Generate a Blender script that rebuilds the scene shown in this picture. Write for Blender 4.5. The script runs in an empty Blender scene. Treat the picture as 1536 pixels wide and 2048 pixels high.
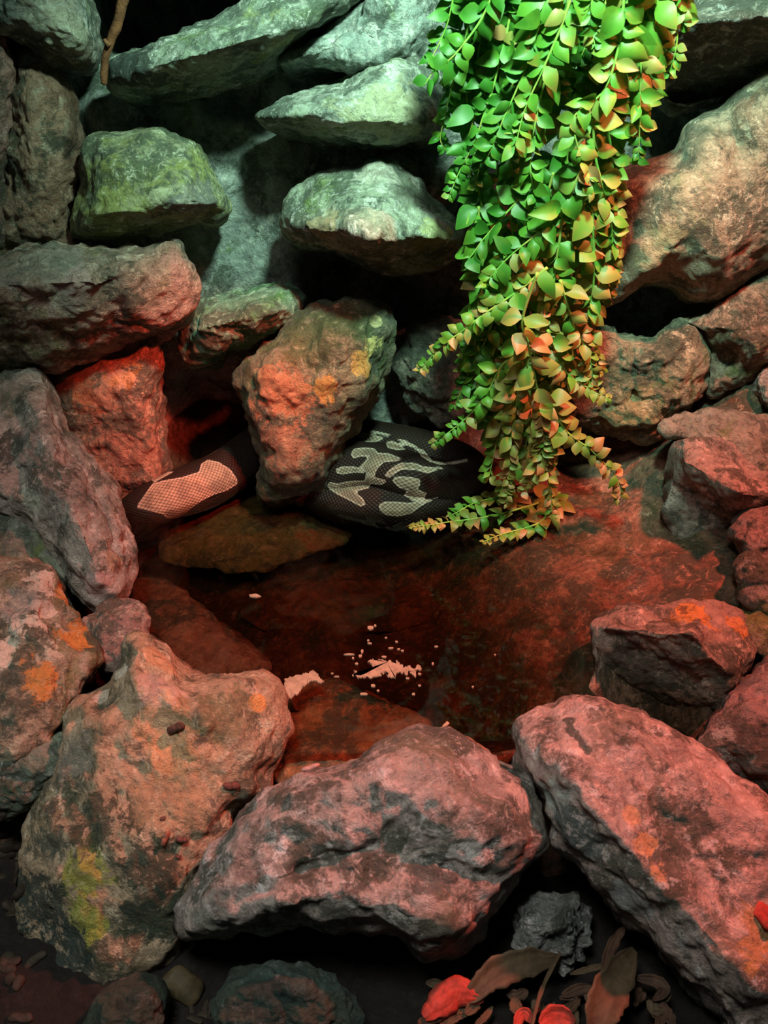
import bpy, math, random
import numpy as np
from mathutils import Vector, noise as mn

# ------------------------------------------------------------------ camera, world, lights
SC = bpy.context.scene
COL = SC.collection
W, H = 1536, 2048
FPX = 2200.0
PITCH = math.radians(35.0)
CAM = np.array([0.0, -1.57, 1.0])
FW = np.array([0.0, math.cos(PITCH), -math.sin(PITCH)])
UP = np.array([0.0, math.sin(PITCH), math.cos(PITCH)])
RT = np.array([1.0, 0.0, 0.0])

cd = bpy.data.cameras.new('camera')
co = bpy.data.objects.new('camera', cd); COL.objects.link(co)
cd.sensor_fit = 'VERTICAL'; cd.sensor_height = 36.0; cd.lens = 36.0 * FPX / H
co.location = CAM; co.rotation_euler = (math.pi / 2 - PITCH, 0, 0)
cd.clip_start = 0.02
cd.dof.use_dof = True; cd.dof.focus_distance = 1.62; cd.dof.aperture_fstop = 9.0
SC.camera = co

SC.view_settings.view_transform = 'Standard'
SC.view_settings.look = 'None'
SC.view_settings.gamma = 1.0
SC.view_settings.use_curve_mapping = False
SC.view_settings.exposure = 0.0

wd = bpy.data.worlds.new('world'); SC.world = wd; wd.use_nodes = True
wb = wd.node_tree.nodes['Background']
wb.inputs[0].default_value = (0.35, 0.75, 0.62, 1); wb.inputs[1].default_value = 0.022


def lamp(name, kind, loc, target, energy, color, **kw):
    l = bpy.data.lights.new(name, kind); l.energy = energy; l.color = color
    for k, v in kw.items():
        setattr(l, k, v)
    o = bpy.data.objects.new(name, l); COL.objects.link(o)
    o.location = loc
    o.rotation_euler = (Vector(target) - Vector(loc)).to_track_quat('-Z', 'Y').to_euler()
    return o


# the vivarium's pale green daylight lamp over the plant and its red heat lamp at the right
lamp('daylight_lamp', 'SPOT', (0.20, -0.70, 1.50), (0.12, 0.05, 0.73), 215, (0.60, 1.0, 0.77), shadow_soft_size=0.07, spot_size=math.radians(68), spot_blend=1.0)
lamp('heat_lamp', 'SPOT', (0.80, -0.46, 1.40), (0.27, -0.58, 0.0), 190, (1.0, 0.16, 0.10), shadow_soft_size=0.04, spot_size=math.radians(70), spot_blend=0.8)
lamp('added_red_spot', 'SPOT', (0.42, -1.10, 1.50), (-0.31, -0.01, 0.08), 420, (1.0, 0.075, 0.04), shadow_soft_size=0.04, spot_size=math.radians(14), spot_blend=1.0)  # added second red spot, narrowed to redden the left rock and the snake
lamp('added_front_fill', 'SPOT', (-0.30, -1.45, 2.1), (-0.20, -0.70, 0.02), 170, (1.0, 0.97, 0.88), shadow_soft_size=0.25, spot_size=math.radians(46), spot_blend=1.0)  # added fill spot that whitens the front and left rocks


# ------------------------------------------------------------------ helpers
def P(px, py, D):
    px = np.asarray(px, float); py = np.asarray(py, float); D = np.asarray(D, float)
    a = (px - 768) / FPX; b = (1024 - py) / FPX
    return CAM + D[..., None] * (FW + a[..., None] * RT + b[..., None] * UP)


def D_at_y(py, y):
    """distance along the view at which the line through row py reaches world y"""
    b = (1024 - np.asarray(py, float)) / FPX
    return (np.asarray(y, float) - CAM[1]) / (math.cos(PITCH) + b * math.sin(PITCH))


def D_at_z(py, z):
    b = (1024 - np.asarray(py, float)) / FPX
    return (CAM[2] - z) / (math.sin(PITCH) - b * math.cos(PITCH))


def D_wall(py, y0, lean):
    """distance at which row py meets the leaning plane y = y0 + lean*z"""
    b = (1024 - np.asarray(py, float)) / FPX
    fy = math.cos(PITCH) + b * math.sin(PITCH); fz = -math.sin(PITCH) + b * math.cos(PITCH)
    return (y0 + lean * CAM[2] - CAM[1]) / (fy - lean * fz)


def link_mesh(name, verts, faces, mats, parent=None, smooth=True, origin=None, fmat=None):
    me = bpy.data.meshes.new(name)
    verts = np.asarray(verts, float)
    if origin is None:
        origin = np.zeros(3)
    me.from_pydata((verts - origin).tolist(), [], faces)
    for m in mats if isinstance(mats, (list, tuple)) else [mats]:
        me.materials.append(m)
    if smooth:
        me.polygons.foreach_set('use_smooth', [True] * len(me.polygons))
    if fmat is not None:
        me.polygons.foreach_set('material_index', fmat)
    me.update()
    o = bpy.data.objects.new(name, me); COL.objects.link(o)
    o.location = origin
    if parent is not None:
        o.parent = parent
        o.location = np.asarray(origin) - np.array(parent.location)
    return o


def tag(o, label, cat, group=None, kind=None):
    if label: o['label'] = label
    if cat: o['category'] = cat
    if group: o['group'] = group
    if kind: o['kind'] = kind
    return o


def fract(pts, s, octv=4, seed=0.0):
    off = Vector((seed * 3.17, seed * 1.31, seed * 2.77))
    return np.array([mn.fractal(Vector(p) * s + off, 1.0, 2.0, octv) for p in pts])


def vor(pts, s, seed=0.0):
    off = Vector((seed * 3.17, seed * 1.31, seed * 2.77))
    out = np.empty(len(pts))
    for i, p in enumerate(pts):
        d, _ = mn.voronoi(Vector(p) * s + off)
        out[i] = min(0.5, d[1] - d[0])
    return out


def smooth_loop(pts, n, rounds=2):
    """closed centripetal-like curve through the corners, evenly resampled"""
    p = np.asarray(pts, float); k = len(p); out = []
    for i in range(k):
        a, b, c, d = p[i - 1], p[i], p[(i + 1) % k], p[(i + 2) % k]
        L = np.linalg.norm(c - b)
        m1 = (c - a) / (np.linalg.norm(c - a) + 1e-9) * L * 0.8; m2 = (d - b) / (np.linalg.norm(d - b) + 1e-9) * L * 0.8
        for t in np.linspace(0, 1, 16, endpoint=False):
            out.append((2*t**3 - 3*t**2 + 1) * b + (t**3 - 2*t**2 + t) * m1 + (-2*t**3 + 3*t**2) * c + (t**3 - t**2) * m2)
    p = np.array(out)
    d = np.r_[0, np.cumsum(np.linalg.norm(np.roll(p, -1, 0) - p, axis=1))]
    pc = np.vstack([p, p[:1]])
    t = np.linspace(0, d[-1], n, endpoint=False)
    return np.stack([np.interp(t, d, pc[:, 0]), np.interp(t, d, pc[:, 1])], 1)


def spline(pts, n):
    """Catmull-Rom through pts (k dims), n samples evenly by length"""
    p = np.asarray(pts, float)
    p = np.vstack([2 * p[0] - p[1], p, 2 * p[-1] - p[-2]])
    out = []
    for i in range(1, len(p) - 2):
        for t in np.linspace(0, 1, 24, endpoint=False):
            a, b, c, d = p[i - 1], p[i], p[i + 1], p[i + 2]
            out.append(0.5 * (2 * b + (c - a) * t + (2 * a - 5 * b + 4 * c - d) * t ** 2 + (3 * b - a - 3 * c + d) * t ** 3))
    out.append(p[-2]); out = np.array(out)
    s = np.r_[0, np.cumsum(np.linalg.norm(np.diff(out, axis=0), axis=1))]
    u = np.linspace(0, s[-1], n)
    return np.stack([np.interp(u, s, out[:, k]) for k in range(out.shape[1])], 1)


# ------------------------------------------------------------------ materials
def new_mat(name):
    m = bpy.data.materials.new(name); m.use_nodes = True
    nt = m.node_tree; nt.nodes.clear()
    return m, nt


class NB:
    def __init__(s, nt): s.nt = nt
    def n(s, t, **kw):
        x = s.nt.nodes.new(t)
        for k, v in kw.items(): setattr(x, k, v)
        return x
    def l(s, a, b): s.nt.links.new(a, b)
    def inp(s, sock, v):
        if hasattr(v, 'links'): s.l(v, sock)
        elif isinstance(v, (tuple, list)) and len(v) == 3 and sock.type == 'RGBA': sock.default_value = (*v, 1)
        else: sock.default_value = v
    def noise(s, co, scale, detail=6, rough=0.6, dist=0.0):
        x = s.n('ShaderNodeTexNoise'); s.l(co, x.inputs['Vector'])
        x.inputs['Scale'].default_value = scale; x.inputs['Detail'].default_value = detail
        x.inputs['Roughness'].default_value = rough; x.inputs['Distortion'].default_value = dist
        return x.outputs['Fac']
    def math(s, op, a, b=None, clamp=False):
        x = s.n('ShaderNodeMath', operation=op, use_clamp=clamp); s.inp(x.inputs[0], a)
        if b is not None: s.inp(x.inputs[1], b)
        return x.outputs[0]
    def step(s, v, lo, hi):
        x = s.n('ShaderNodeMapRange', interpolation_type='SMOOTHSTEP'); s.inp(x.inputs['Value'], v)
        x.inputs['From Min'].default_value = lo; x.inputs['From Max'].default_value = hi
        return x.outputs['Result']
    def mix(s, f, a, b, blend='MIX'):
        x = s.n('ShaderNodeMix', data_type='RGBA', blend_type=blend)
        s.inp(x.inputs[0], f); s.inp(x.inputs[6], a); s.inp(x.inputs[7], b)
        return x.outputs[2]


def rock_mat(name, c1, c2, c3, moss=None, moss_amt=0.0, pale=None, pale_amt=0.0, patches=(), scale=1.0, bump=1.0, rough=0.72, seed=0.0, speck=1.0, algae=0.5, crust=0.5):
    """weathered stone: three tones, moss, pale mineral crust, and placed patches of stain, painted light and painted shade ((x,y,z) local, radius, colour, strength)"""
    m, nt = new_mat(name); b = NB(nt)
    tc = b.n('ShaderNodeTexCoord'); mp = b.n('ShaderNodeMapping'); b.l(tc.outputs['Object'], mp.inputs['Vector'])
    mp.inputs['Location'].default_value = (seed * 1.7, seed * 2.3, seed * 0.9)
    co = mp.outputs['Vector']; raw = tc.outputs['Object']
    n1 = b.noise(co, 9 * scale, 8, 0.62, 0.8)
    n2 = b.noise(co, 38 * scale, 6, 0.7, 0.4)
    n3 = b.noise(co, 130 * scale, 4, 0.7)
    n4 = b.noise(co, 6.5 * scale, 7, 0.65, 1.2)
    n5 = b.noise(co, 18 * scale, 10, 0.74, 0.5)
    col = b.mix(b.step(n1, 0.38, 0.58), c1, c2)
    col = b.mix(b.step(n2, 0.5, 0.68), col, c3)
    dk = b.step(n5, 0.36, 0.52)
    col = b.mix(b.math('MULTIPLY', b.math('SUBTRACT', 1.0, dk), 0.55), col, tuple(v * 0.35 for v in c1))
    if moss:
        f = b.math('MULTIPLY', b.step(n4, 0.62 - 0.3 * moss_amt, 0.72 - 0.25 * moss_amt), 0.85)
        col = b.mix(f, col, moss)
    if pale:
        f = b.math('MULTIPLY', b.step(n5, 0.66 - 0.25 * pale_amt, 0.74 - 0.22 * pale_amt), 0.8)
        col = b.mix(f, col, pale)
    if algae:
        n7 = b.noise(co, 13 * scale, 10, 0.76, 0.3)
        f = b.math('MULTIPLY', b.math('SUBTRACT', 1.0, b.step(n7, 0.41 + 0.09 * algae, 0.49 + 0.09 * algae)), 0.80)
        col = b.mix(f, col, (0.050, 0.068, 0.048))
        n8 = b.noise(co, 24 * scale, 10, 0.78, 0.3)
        f = b.math('MULTIPLY', b.step(n8, 0.60 - 0.08 * crust, 0.66 - 0.08 * crust), 0.7)
        col = b.mix(f, col, tuple(min(0.8, v * 1.5 + 0.06) for v in c3))
    for (pp, r, c, st) in patches:
        vd = b.n('ShaderNodeVectorMath', operation='DISTANCE'); b.l(raw, vd.inputs[0]); vd.inputs[1].default_value = tuple(pp)
        d = b.math('DIVIDE', vd.outputs['Value'], r)
        d = b.math('ADD', d, b.math('MULTIPLY', b.math('SUBTRACT', n5, 0.5), 4.6 if r > 0.0135 else 0.9))
        d = b.math('ADD', d, b.math('MULTIPLY', b.math('SUBTRACT', n2, 0.5), 1.8 if r > 0.0135 else 0.5))
        f = b.math('MULTIPLY', b.math('SUBTRACT', 1.0, b.step(d, 0.75, 1.05)), st)
        col = b.mix(f, col, c)
    n6 = b.noise(co, 75 * scale, 5, 0.75, 0.8)
    col = b.mix(b.math('MULTIPLY', b.step(n6, 0.54, 0.66), 0.5), col, tuple(min(1, v * 1.45) for v in c3))
    col = b.mix(b.math('MULTIPLY', b.math('SUBTRACT', 1.0, b.step(n6, 0.34, 0.46)), 0.65), col, tuple(v * 0.3 for v in c1))
    sp = b.math('ADD', 1.0 - 0.5 * speck, b.math('MULTIPLY', n3, speck))
    cs = b.n('ShaderNodeCombineColor')
    for i in range(3): b.l(sp, cs.inputs[i])
    col = b.mix(1.0, col, cs.outputs[0], 'MULTIPLY')
    bs = b.n('ShaderNodeBsdfPrincipled'); b.l(col, bs.inputs['Base Color'])
    b.inp(bs.inputs['Roughness'], b.math('ADD', rough - 0.18, b.math('MULTIPLY', n2, 0.36)))
    bs.inputs['Specular IOR Level'].default_value = 0.35
    hh = b.math('ADD', b.math('MULTIPLY', n5, 1.0), b.math('MULTIPLY', n2, 0.55))
    hh = b.math('ADD', hh, b.math('MULTIPLY', n3, 0.30))
    bp = b.n('ShaderNodeBump'); bp.inputs['Strength'].default_value = 0.9; bp.inputs['Distance'].default_value = 0.024 * bump
    b.l(hh, bp.inputs['Height']); b.l(bp.outputs[0], bs.inputs['Normal'])
    out = b.n('ShaderNodeOutputMaterial'); b.l(bs.outputs[0], out.inputs[0])
    return m


def plain_mat(name, c, c2=None, rough=0.6, scale=60, bump=0.3, trans=None):
    m, nt = new_mat(name); b = NB(nt)
    tc = b.n('ShaderNodeTexCoord')
    n = b.noise(tc.outputs['Object'], scale, 5, 0.65, 0.6)
    col = b.mix(b.step(n, 0.35, 0.65), c, c2 or tuple(v * 0.5 for v in c))
    bs = b.n('ShaderNodeBsdfPrincipled'); b.l(col, bs.inputs['Base Color']); bs.inputs['Roughness'].default_value = rough; bs.inputs['Specular IOR Level'].default_value = 0.2
    bp = b.n('ShaderNodeBump'); bp.inputs['Strength'].default_value = bump; bp.inputs['Distance'].default_value = 0.004
    b.l(n, bp.inputs['Height']); b.l(bp.outputs[0], bs.inputs['Normal'])
    out = b.n('ShaderNodeOutputMaterial'); b.l(bs.outputs[0], out.inputs[0])
    return m


# ------------------------------------------------------------------ rock builder
NRAD, NRING, NBACK = 200, 52, 16


def rock(name, label, outline, base, bulge, thick, mat, feats=(), center=None, dome=2.6, amp=1.0, cat='rock', group=None, seed=None, patches=(), blocky=0.85, rnd=2):
    """outline: silhouette corners; base: ('y', y0, lean) or ('D', D0, gy, gx); feats shape the front:
    ('g',x,y,h,r) hump, ('t',x1,y1,x2,y2,h,w) ridge or crack, ('f',x,y,h,gx,gy) cut face."""
    seed = seed if seed is not None else (abs(hash((outline[0][0], outline[0][1], len(outline)))) % 997) / 10.0
    ol = smooth_loop(outline, NRAD, rnd)
    c = np.array(center if center else ol.mean(0), float)
    rho = np.r_[1 - (1 - np.linspace(0.0, 1, NRING + 1)[1:]) ** 1.5]
    pxy = c + rho[:, None, None] * (ol - c)[None]
    R = np.broadcast_to(rho[:, None], pxy.shape[:2])

    def based(q):
        if base[0] == 'y':
            return D_wall(q[..., 1], base[1], base[2])
        g = base[2] if len(base) > 2 else 0.0
        gx = base[3] if len(base) > 3 else 0.0
        return base[1] + g * (q[..., 1] - c[1]) / 1000 + gx * (q[..., 0] - c[0]) / 1000

    def height(q, r):
        h = bulge * np.sqrt(np.clip(1 - r ** dome, 0, 1))
        env = 1 - r ** 5
        for f in feats:
            if f[0] == 'g':
                d2 = (q[..., 0] - f[1]) ** 2 + (q[..., 1] - f[2]) ** 2
                h = h + env * f[3] * np.exp(-d2 / f[4] ** 2)
            elif f[0] == 't':
                a = np.array(f[1:3], float); bb = np.array(f[3:5], float); ab = bb - a
                t = np.clip(((q - a) @ ab) / (ab @ ab), 0, 1)
                d = np.linalg.norm(q - a - t[..., None] * ab, axis=-1)
                h = h + env * f[5] * np.clip(1 - d / f[6], 0, 1)
        for f in feats:
            if f[0] == 'f':
                pl = f[3] + f[4] * (q[..., 0] - f[1]) / 100 + f[5] * (q[..., 1] - f[2]) / 100
                k = 0.012
                hh = np.clip(0.5 + 0.5 * (pl - h) / k, 0, 1)
                h = pl * (1 - hh) + h * hh - k * hh * (1 - hh)
        return np.maximum(h, -0.6 * thick * np.sqrt(np.clip(1 - r ** 2, 0, 1)))

    Db = based(pxy)
    front = P(pxy[..., 0], pxy[..., 1], Db - height(pxy, R))
    cc = c[None]
    ctr = P(cc[:, 0], cc[:, 1], based(cc) - height(cc, np.zeros(1)))
    rb = np.linspace(1, 0, NBACK + 1)[1:-1]
    qb = c + rb[:, None, None] * (ol - c)[None]
    edge = P(ol[:, 0], ol[:, 1], based(ol)); c0 = P(cc[:, 0], cc[:, 1], based(cc))[0]
    back = c0 + rb[:, None, None] * (edge - c0)[None] + (thick * np.sqrt(np.clip(1 - rb ** 2.4, 0, 1)))[:, None, None] * FW
    bctr = (c0 + thick * FW)[None]
    V = np.vstack([ctr, front.reshape(-1, 3), back.reshape(-1, 3), bctr])
    N, Rn = NRAD, NRING + NBACK - 1
    faces = [(0, 1 + i, 1 + (i + 1) % N) for i in range(N)]
    for j in range(Rn - 1):
        a = 1 + j * N; bq = a + N
        faces += [(a + i, bq + i, bq + (i + 1) % N, a + (i + 1) % N) for i in range(N)]
    last = 1 + (Rn - 1) * N; e = len(V) - 1
    faces += [(last + i, e, last + (i + 1) % N) for i in range(N)]
    # roughen along the surface normals
    me = bpy.data.meshes.new('tmp'); me.from_pydata(V.tolist(), [], faces); me.update()
    nr = np.empty(len(V) * 3); me.vertex_normals.foreach_get('vector', nr); nr = nr.reshape(-1, 3)
    bpy.data.meshes.remove(me)
    dsp = 0.010 * fract(V, 13, 3, seed) + 0.006 * fract(V, 40, 3, seed + 5) + 0.0016 * fract(V, 120, 2, seed + 9)
    if blocky:
        dsp += blocky * (0.016 * vor(V + 0.02 * np.stack([fract(V, 20, 2, seed + k) for k in (1, 2, 3)], 1), 13, seed) - 0.004)
    if nr[0] @ (-FW) < 0: nr = -nr; flip = True
    else: flip = False
    V = V + nr * (dsp * amp)[:, None]
    if flip: faces = [f[::-1] for f in faces]
    org = V.mean(0)
    if callable(mat):
        pl = []
        for (x, y, r, col, st) in patches:
            q = np.array([[x, y]], float)
            w = pxy.reshape(-1, 2); i = int(np.argmin(((w - q) ** 2).sum(1)))
            pl.append((V[1 + i] - org, r / FPX * 1.55, col, st))
        mat = mat(patches=pl, seed=seed % 17)
    o = link_mesh(name, V, faces, [mat], origin=org)
    tag(o, label, cat, group)
    return o


def MF(name, *a, **k):
    return lambda patches=(), seed=0.0: rock_mat(name, *a, patches=patches, seed=seed, **k)


# stone colours
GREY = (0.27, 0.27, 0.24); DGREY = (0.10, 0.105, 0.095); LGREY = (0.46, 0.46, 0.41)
BROWN = (0.20, 0.155, 0.115); TAN = (0.42, 0.35, 0.26); MOSS = (0.13, 0.19, 0.045); YMOSS = (0.42, 0.42, 0.08)
ORANGE = (0.62, 0.27, 0.06); CREAM = (0.72, 0.66, 0.55); DKGREEN = (0.035, 0.06, 0.04); RUST = (0.34, 0.12, 0.045)
WALLC = dict(moss=MOSS, moss_amt=0.25, bump=0.7)

# ------------------------------------------------------------------ structure
def grid_mesh(name, V3, nu, nv, mat, kind='structure', flip=False):
    faces = [(j * nu + i, j * nu + i + 1, (j + 1) * nu + i + 1, (j + 1) * nu + i) for j in range(nv - 1) for i in range(nu - 1)]
    if flip: faces = [f[::-1] for f in faces]
    o = link_mesh(name, V3, faces, [mat]); o['kind'] = kind
    return o


gx = np.linspace(-420, 1950, 230); gy = np.linspace(-420, 1060, 150)
X, Y = np.meshgrid(gx, gy)
dep = np.zeros_like(X)
for (x, y, d, r) in [(200, 160, 0.05, 90), (420, 210, 0.05, 120), (640, 560, 0.12, 75), (790, 590, 0.12, 80),
                     (410, 830, 0.16, 100), (860, 800, 0.10, 110), (440, 290, -0.07, 70), (490, 370, -0.13, 80), (520, 470, -0.14, 80), (430, 540, -0.13, 60), (560, 560, -0.12, 60), (320, 245, -0.06, 90), (230, 235, -0.06, 80), (1440, 380, 0.10, 130), (1290, 630, -0.05, 55), (1430, 600, -0.03, 50), (60, 320, 0.12, 140), (560, 890, 0.12, 130),
                     (850, 660, -0.04, 50), (1420, 160, 0.10, 120), (800, 80, -0.05, 60), (345, 720, -0.08, 35), (350, 790, -0.06, 30),
                     (960, 330, -0.02, 120), (1080, 400, 0.0, 200)]:
    dep += d * np.exp(-((X - x) ** 2 + (Y - y) ** 2) / r ** 2)
for (x, y, d, r) in [(330, 5, 0.9, 150), (450, -20, 0.9, 150)]:
    dep = np.maximum(dep, d * np.exp(-(((X - x) ** 2 + (Y - y) ** 2) / r ** 2) ** 3))
Dw = D_wall(Y, 0.055, 0.20) + dep
V = P(X, Y, Dw).reshape(-1, 3)
V = V + (-FW) * (0.022 * fract(V, 9, 4, 3.0) + 0.006 * fract(V, 40, 3, 8.0))[:, None]
mortar = rock_mat('mortar_wall', (0.20, 0.225, 0.205), (0.30, 0.335, 0.30), (0.36, 0.37, 0.32), moss=MOSS, moss_amt=0.12, bump=0.9, seed=2.0, algae=0.15, crust=0.3)
grid_mesh('wall_back', V, len(gx), len(gy), mortar, flip=True)

# basin floor under the water, rising to a shelf at the right and to the rim at the front
ux = np.linspace(-1.1, 1.3, 170); uy = np.linspace(-0.80, 0.42, 110)
X, Y = np.meshgrid(ux, uy)
def sst(v, lo, hi):
    t = np.clip((v - lo) / (hi - lo), 0, 1); return t * t * (3 - 2 * t)
Zb = -0.125 + (0.122 * sst(X + 0.25 * Y, -0.02, 0.24) + 0.05 * sst(X + 0.1 * Y, 0.24, 0.60)) * (0.15 + 0.85 * sst(Y - 0.35 * X, -0.72, -0.52))
Zb += 0.11 * sst(-Y, 0.50, 0.66) * sst(X + 0.3, 0, 0.25) + 0.10 * sst(-X, 0.40, 0.62)
Zb += 0.12 * sst(X, 0.36, 0.58) * sst(Y, -0.22, -0.02)
Zb -= 0.30 * sst(-Y, 0.61, 0.72)
V = np.stack([X, Y, Zb], -1).reshape(-1, 3)
V[:, 2] += 0.020 * fract(V, 7, 4, 11.0) + 0.005 * fract(V, 32, 3, 12.0)
bedm = rock_mat('basin_silt', (0.16, 0.075, 0.045), (0.28, 0.14, 0.09), (0.36, 0.21, 0.14), moss=(0.07, 0.06, 0.025), moss_amt=0.45, bump=0.6, seed=6.0, rough=0.6, crust=0.2)
grid_mesh('floor', V, len(ux), len(uy), bedm)

# mulch ground in front of the rim, shadow put into its dark colour
ux = np.linspace(-1.0, 1.0, 120); uy = np.linspace(-1.35, -0.55, 50)
X, Y = np.meshgrid(ux, uy)
V = np.stack([X, Y, np.full_like(X, -0.20)], -1).reshape(-1, 3)
V[:, 2] += 0.02 * fract(V, 10, 4, 21.0) + 0.008 * fract(V, 50, 2, 22.0)
gm = rock_mat('soil', (0.008, 0.007, 0.006), (0.014, 0.012, 0.010), (0.022, 0.018, 0.015), bump=1.2, seed=4.0, rough=0.85, algae=0)
grid_mesh('ground', V, len(ux), len(uy), gm)

# water
m, nt = new_mat('pool_water'); b = NB(nt)
tc = b.n('ShaderNodeTexCoord'); nz = b.noise(tc.outputs['Object'], 5, 2, 0.4)
bp = b.n('ShaderNodeBump'); bp.inputs['Strength'].default_value = 0.10; bp.inputs['Distance'].default_value = 0.01; b.l(nz, bp.inputs['Height'])
tr = b.n('ShaderNodeBsdfTransparent'); tr.inputs[0].default_value = (0.93, 0.90, 0.87, 1)
gl = b.n('ShaderNodeBsdfGlossy'); gl.inputs['Roughness'].default_value = 0.03; b.l(bp.outputs[0], gl.inputs['Normal'])
fr = b.n('ShaderNodeFresnel'); fr.inputs['IOR'].default_value = 1.33; b.l(bp.outputs[0], fr.inputs['Normal'])
mx = b.n('ShaderNodeMixShader'); b.l(fr.outputs[0], mx.inputs[0]); b.l(tr.outputs[0], mx.inputs[1]); b.l(gl.outputs[0], mx.inputs[2])
va = b.n('ShaderNodeVolumeAbsorption'); va.inputs['Color'].default_value = (0.46, 0.27, 0.13, 1); va.inputs['Density'].default_value = 12.5
out = b.n('ShaderNodeOutputMaterial'); b.l(mx.outputs[0], out.inputs[0]); b.l(va.outputs[0], out.inputs['Volume'])
wx0, wx1, wy0, wy1 = -0.80, 0.95, -0.63, 0.30
V = [(x, y, z) for z in (0.0, -0.30) for x, y in ((wx0, wy0), (wx1, wy0), (wx1, wy1), (wx0, wy1))]
wt = link_mesh('water', V, [(0, 1, 2, 3), (7, 6, 5, 4), (0, 4, 5, 1), (1, 5, 6, 2), (2, 6, 7, 3), (3, 7, 4, 0)], [m], smooth=False)
wt['kind'] = 'structure'

# ------------------------------------------------------------------ rocks of the back wall
rock('rock', 'rounded grey green rock in the top corner above the brown bark-like rock',
     [(-90, -40), (20, -90), (110, -60), (170, -15), (200, 45), (208, 95), (180, 138), (125, 132), (70, 108), (20, 80), (-60, 60)],
     ('y', 0.02, 0.2), 0.10, 0.10, MF('stone_corner', GREY, TAN, LGREY, **WALLC), feats=[('t', 60, 0, 170, 90, 0.02, 80)], amp=0.8,
     patches=[(130, 60, 60, (0.5, 0.48, 0.36), 0.5)])
rock('rock', 'tall brown rock with rough vertical bark-like grain above the left end of the long slab',
     [(20, 140), (35, 100), (60, 92), (95, 105), (130, 145), (158, 220), (162, 330), (150, 400), (142, 470), (150, 520), (60, 530), (-30, 520), (-10, 400), (0, 250)],
     ('y', 0.03, 0.2), 0.08, 0.10, MF('stone_bark', (0.34, 0.18, 0.12), (0.50, 0.30, 0.21), (0.5, 0.38, 0.28), bump=1.4, algae=0.2), feats=[('t', 60, 120, 70, 500, 0.015, 60)], amp=0.9,  # brown stone, tone shifted redder to stand in for lamp light
     patches=[(60, 110, 28, CREAM, 0.9)])
rock('rock', 'pinkish upright rock cut by the photo edge beside the brown bark-like rock',
     [(-110, 40), (-40, 30), (10, 60), (34, 130), (30, 220), (20, 330), (15, 440), (10, 520), (-60, 540), (-120, 500)],
     ('y', 0.0, 0.2), 0.08, 0.10, MF('stone_edge', (0.42, 0.20, 0.17), (0.54, 0.29, 0.25), (0.5, 0.36, 0.3), bump=0.9, algae=0.2))  # pinkish tone includes lamp light put into the base colour
rock('stone_slab', 'long pale green slab slanting up from the twig to the top edge',
     [(208, 165), (212, 125), (280, 100), (370, 62), (460, 18), (540, -30), (700, -90), (770, -70), (725, -5), (690, 28), (615, 75), (545, 122), (470, 152), (380, 174), (290, 194), (228, 190)],
     ('y', -0.02, 0.2), 0.09, 0.12, MF('stone_slab_top', (0.20, 0.24, 0.19), (0.33, 0.38, 0.28), LGREY, **WALLC),
     feats=[('t', 250, 150, 640, 40, 0.05, 70)], cat='rock', amp=0.7, dome=2.0, patches=[(265, 150, 80, (0.04, 0.05, 0.045), 0.85), (560, 90, 60, (0.30, 0.32, 0.12), 0.6)])  # first patch paints the unlit, dark lower left end
rock('rock', 'teal wedge-shaped rock pointing left just under the slanting pale slab',
     [(558, 126), (600, 92), (655, 62), (715, 20), (760, -40), (850, -60), (880, 40), (845, 125), (790, 150), (705, 148), (640, 140), (590, 132)],
     ('y', -0.01, 0.2), 0.07, 0.12, MF('stone_wedge', (0.22, 0.27, 0.24), (0.33, 0.39, 0.34), LGREY, **WALLC), feats=[('t', 600, 120, 720, 130, 0.03, 60)], amp=0.8, dome=2.0)
rock('stone_slab', 'pointed pale green ledge beside the plant, above the flat-topped block',
     [(508, 236), (545, 212), (600, 190), (660, 168), (712, 140), (770, 105), (850, 110), (900, 160), (905, 230), (880, 265), (815, 286), (730, 292), (650, 278), (580, 256), (525, 246)],
     ('y', -0.02, 0.2), 0.09, 0.12, MF('stone_ledge', (0.25, 0.29, 0.25), (0.36, 0.40, 0.32), LGREY, **WALLC),
     feats=[('t', 540, 235, 860, 250, 0.05, 90)], amp=0.7, dome=2.0, patches=[(780, 235, 80, (0.44, 0.44, 0.25), 0.6)])
rock('rock', 'olive rounded block standing above the long slab on the left',
     [(148, 472), (140, 440), (156, 380), (156, 318), (172, 274), (240, 262), (320, 257), (382, 275), (422, 322), (450, 380), (460, 418), (436, 440), (370, 446), (300, 462), (230, 478), (180, 482)],
     ('y', -0.02, 0.2), 0.10, 0.12, MF('stone_olive', (0.22, 0.23, 0.13), (0.33, 0.34, 0.20), (0.42, 0.42, 0.30), moss=(0.24, 0.26, 0.07), moss_amt=0.5, bump=0.6),
     feats=[('t', 190, 430, 430, 410, 0.05, 110)], amp=0.7, dome=3.2, patches=[(400, 420, 60, (0.2, 0.19, 0.19), 0.6)])
rock('rock', 'large flat-topped green block jutting from the wall over a black hollow',
     [(558, 455), (572, 400), (618, 350), (700, 330), (780, 318), (822, 342), (872, 400), (925, 440), (945, 472), (936, 502), (880, 532), (790, 548), (742, 536), (690, 510), (640, 490), (590, 484)],
     ('y', -0.03, 0.2), 0.10, 0.14, MF('stone_block', (0.22, 0.26, 0.19), (0.33, 0.37, 0.27), LGREY, **WALLC),
     feats=[('t', 590, 455, 740, 480, 0.07, 120), ('t', 740, 480, 920, 480, 0.07, 110), ('g', 790, 540, -0.05, 60)], amp=0.8, dome=2.4,
     patches=[(640, 450, 40, (0.42, 0.36, 0.2), 0.6), (760, 345, 40, CREAM, 0.35), (880, 470, 45, YMOSS, 0.45)])
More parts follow.
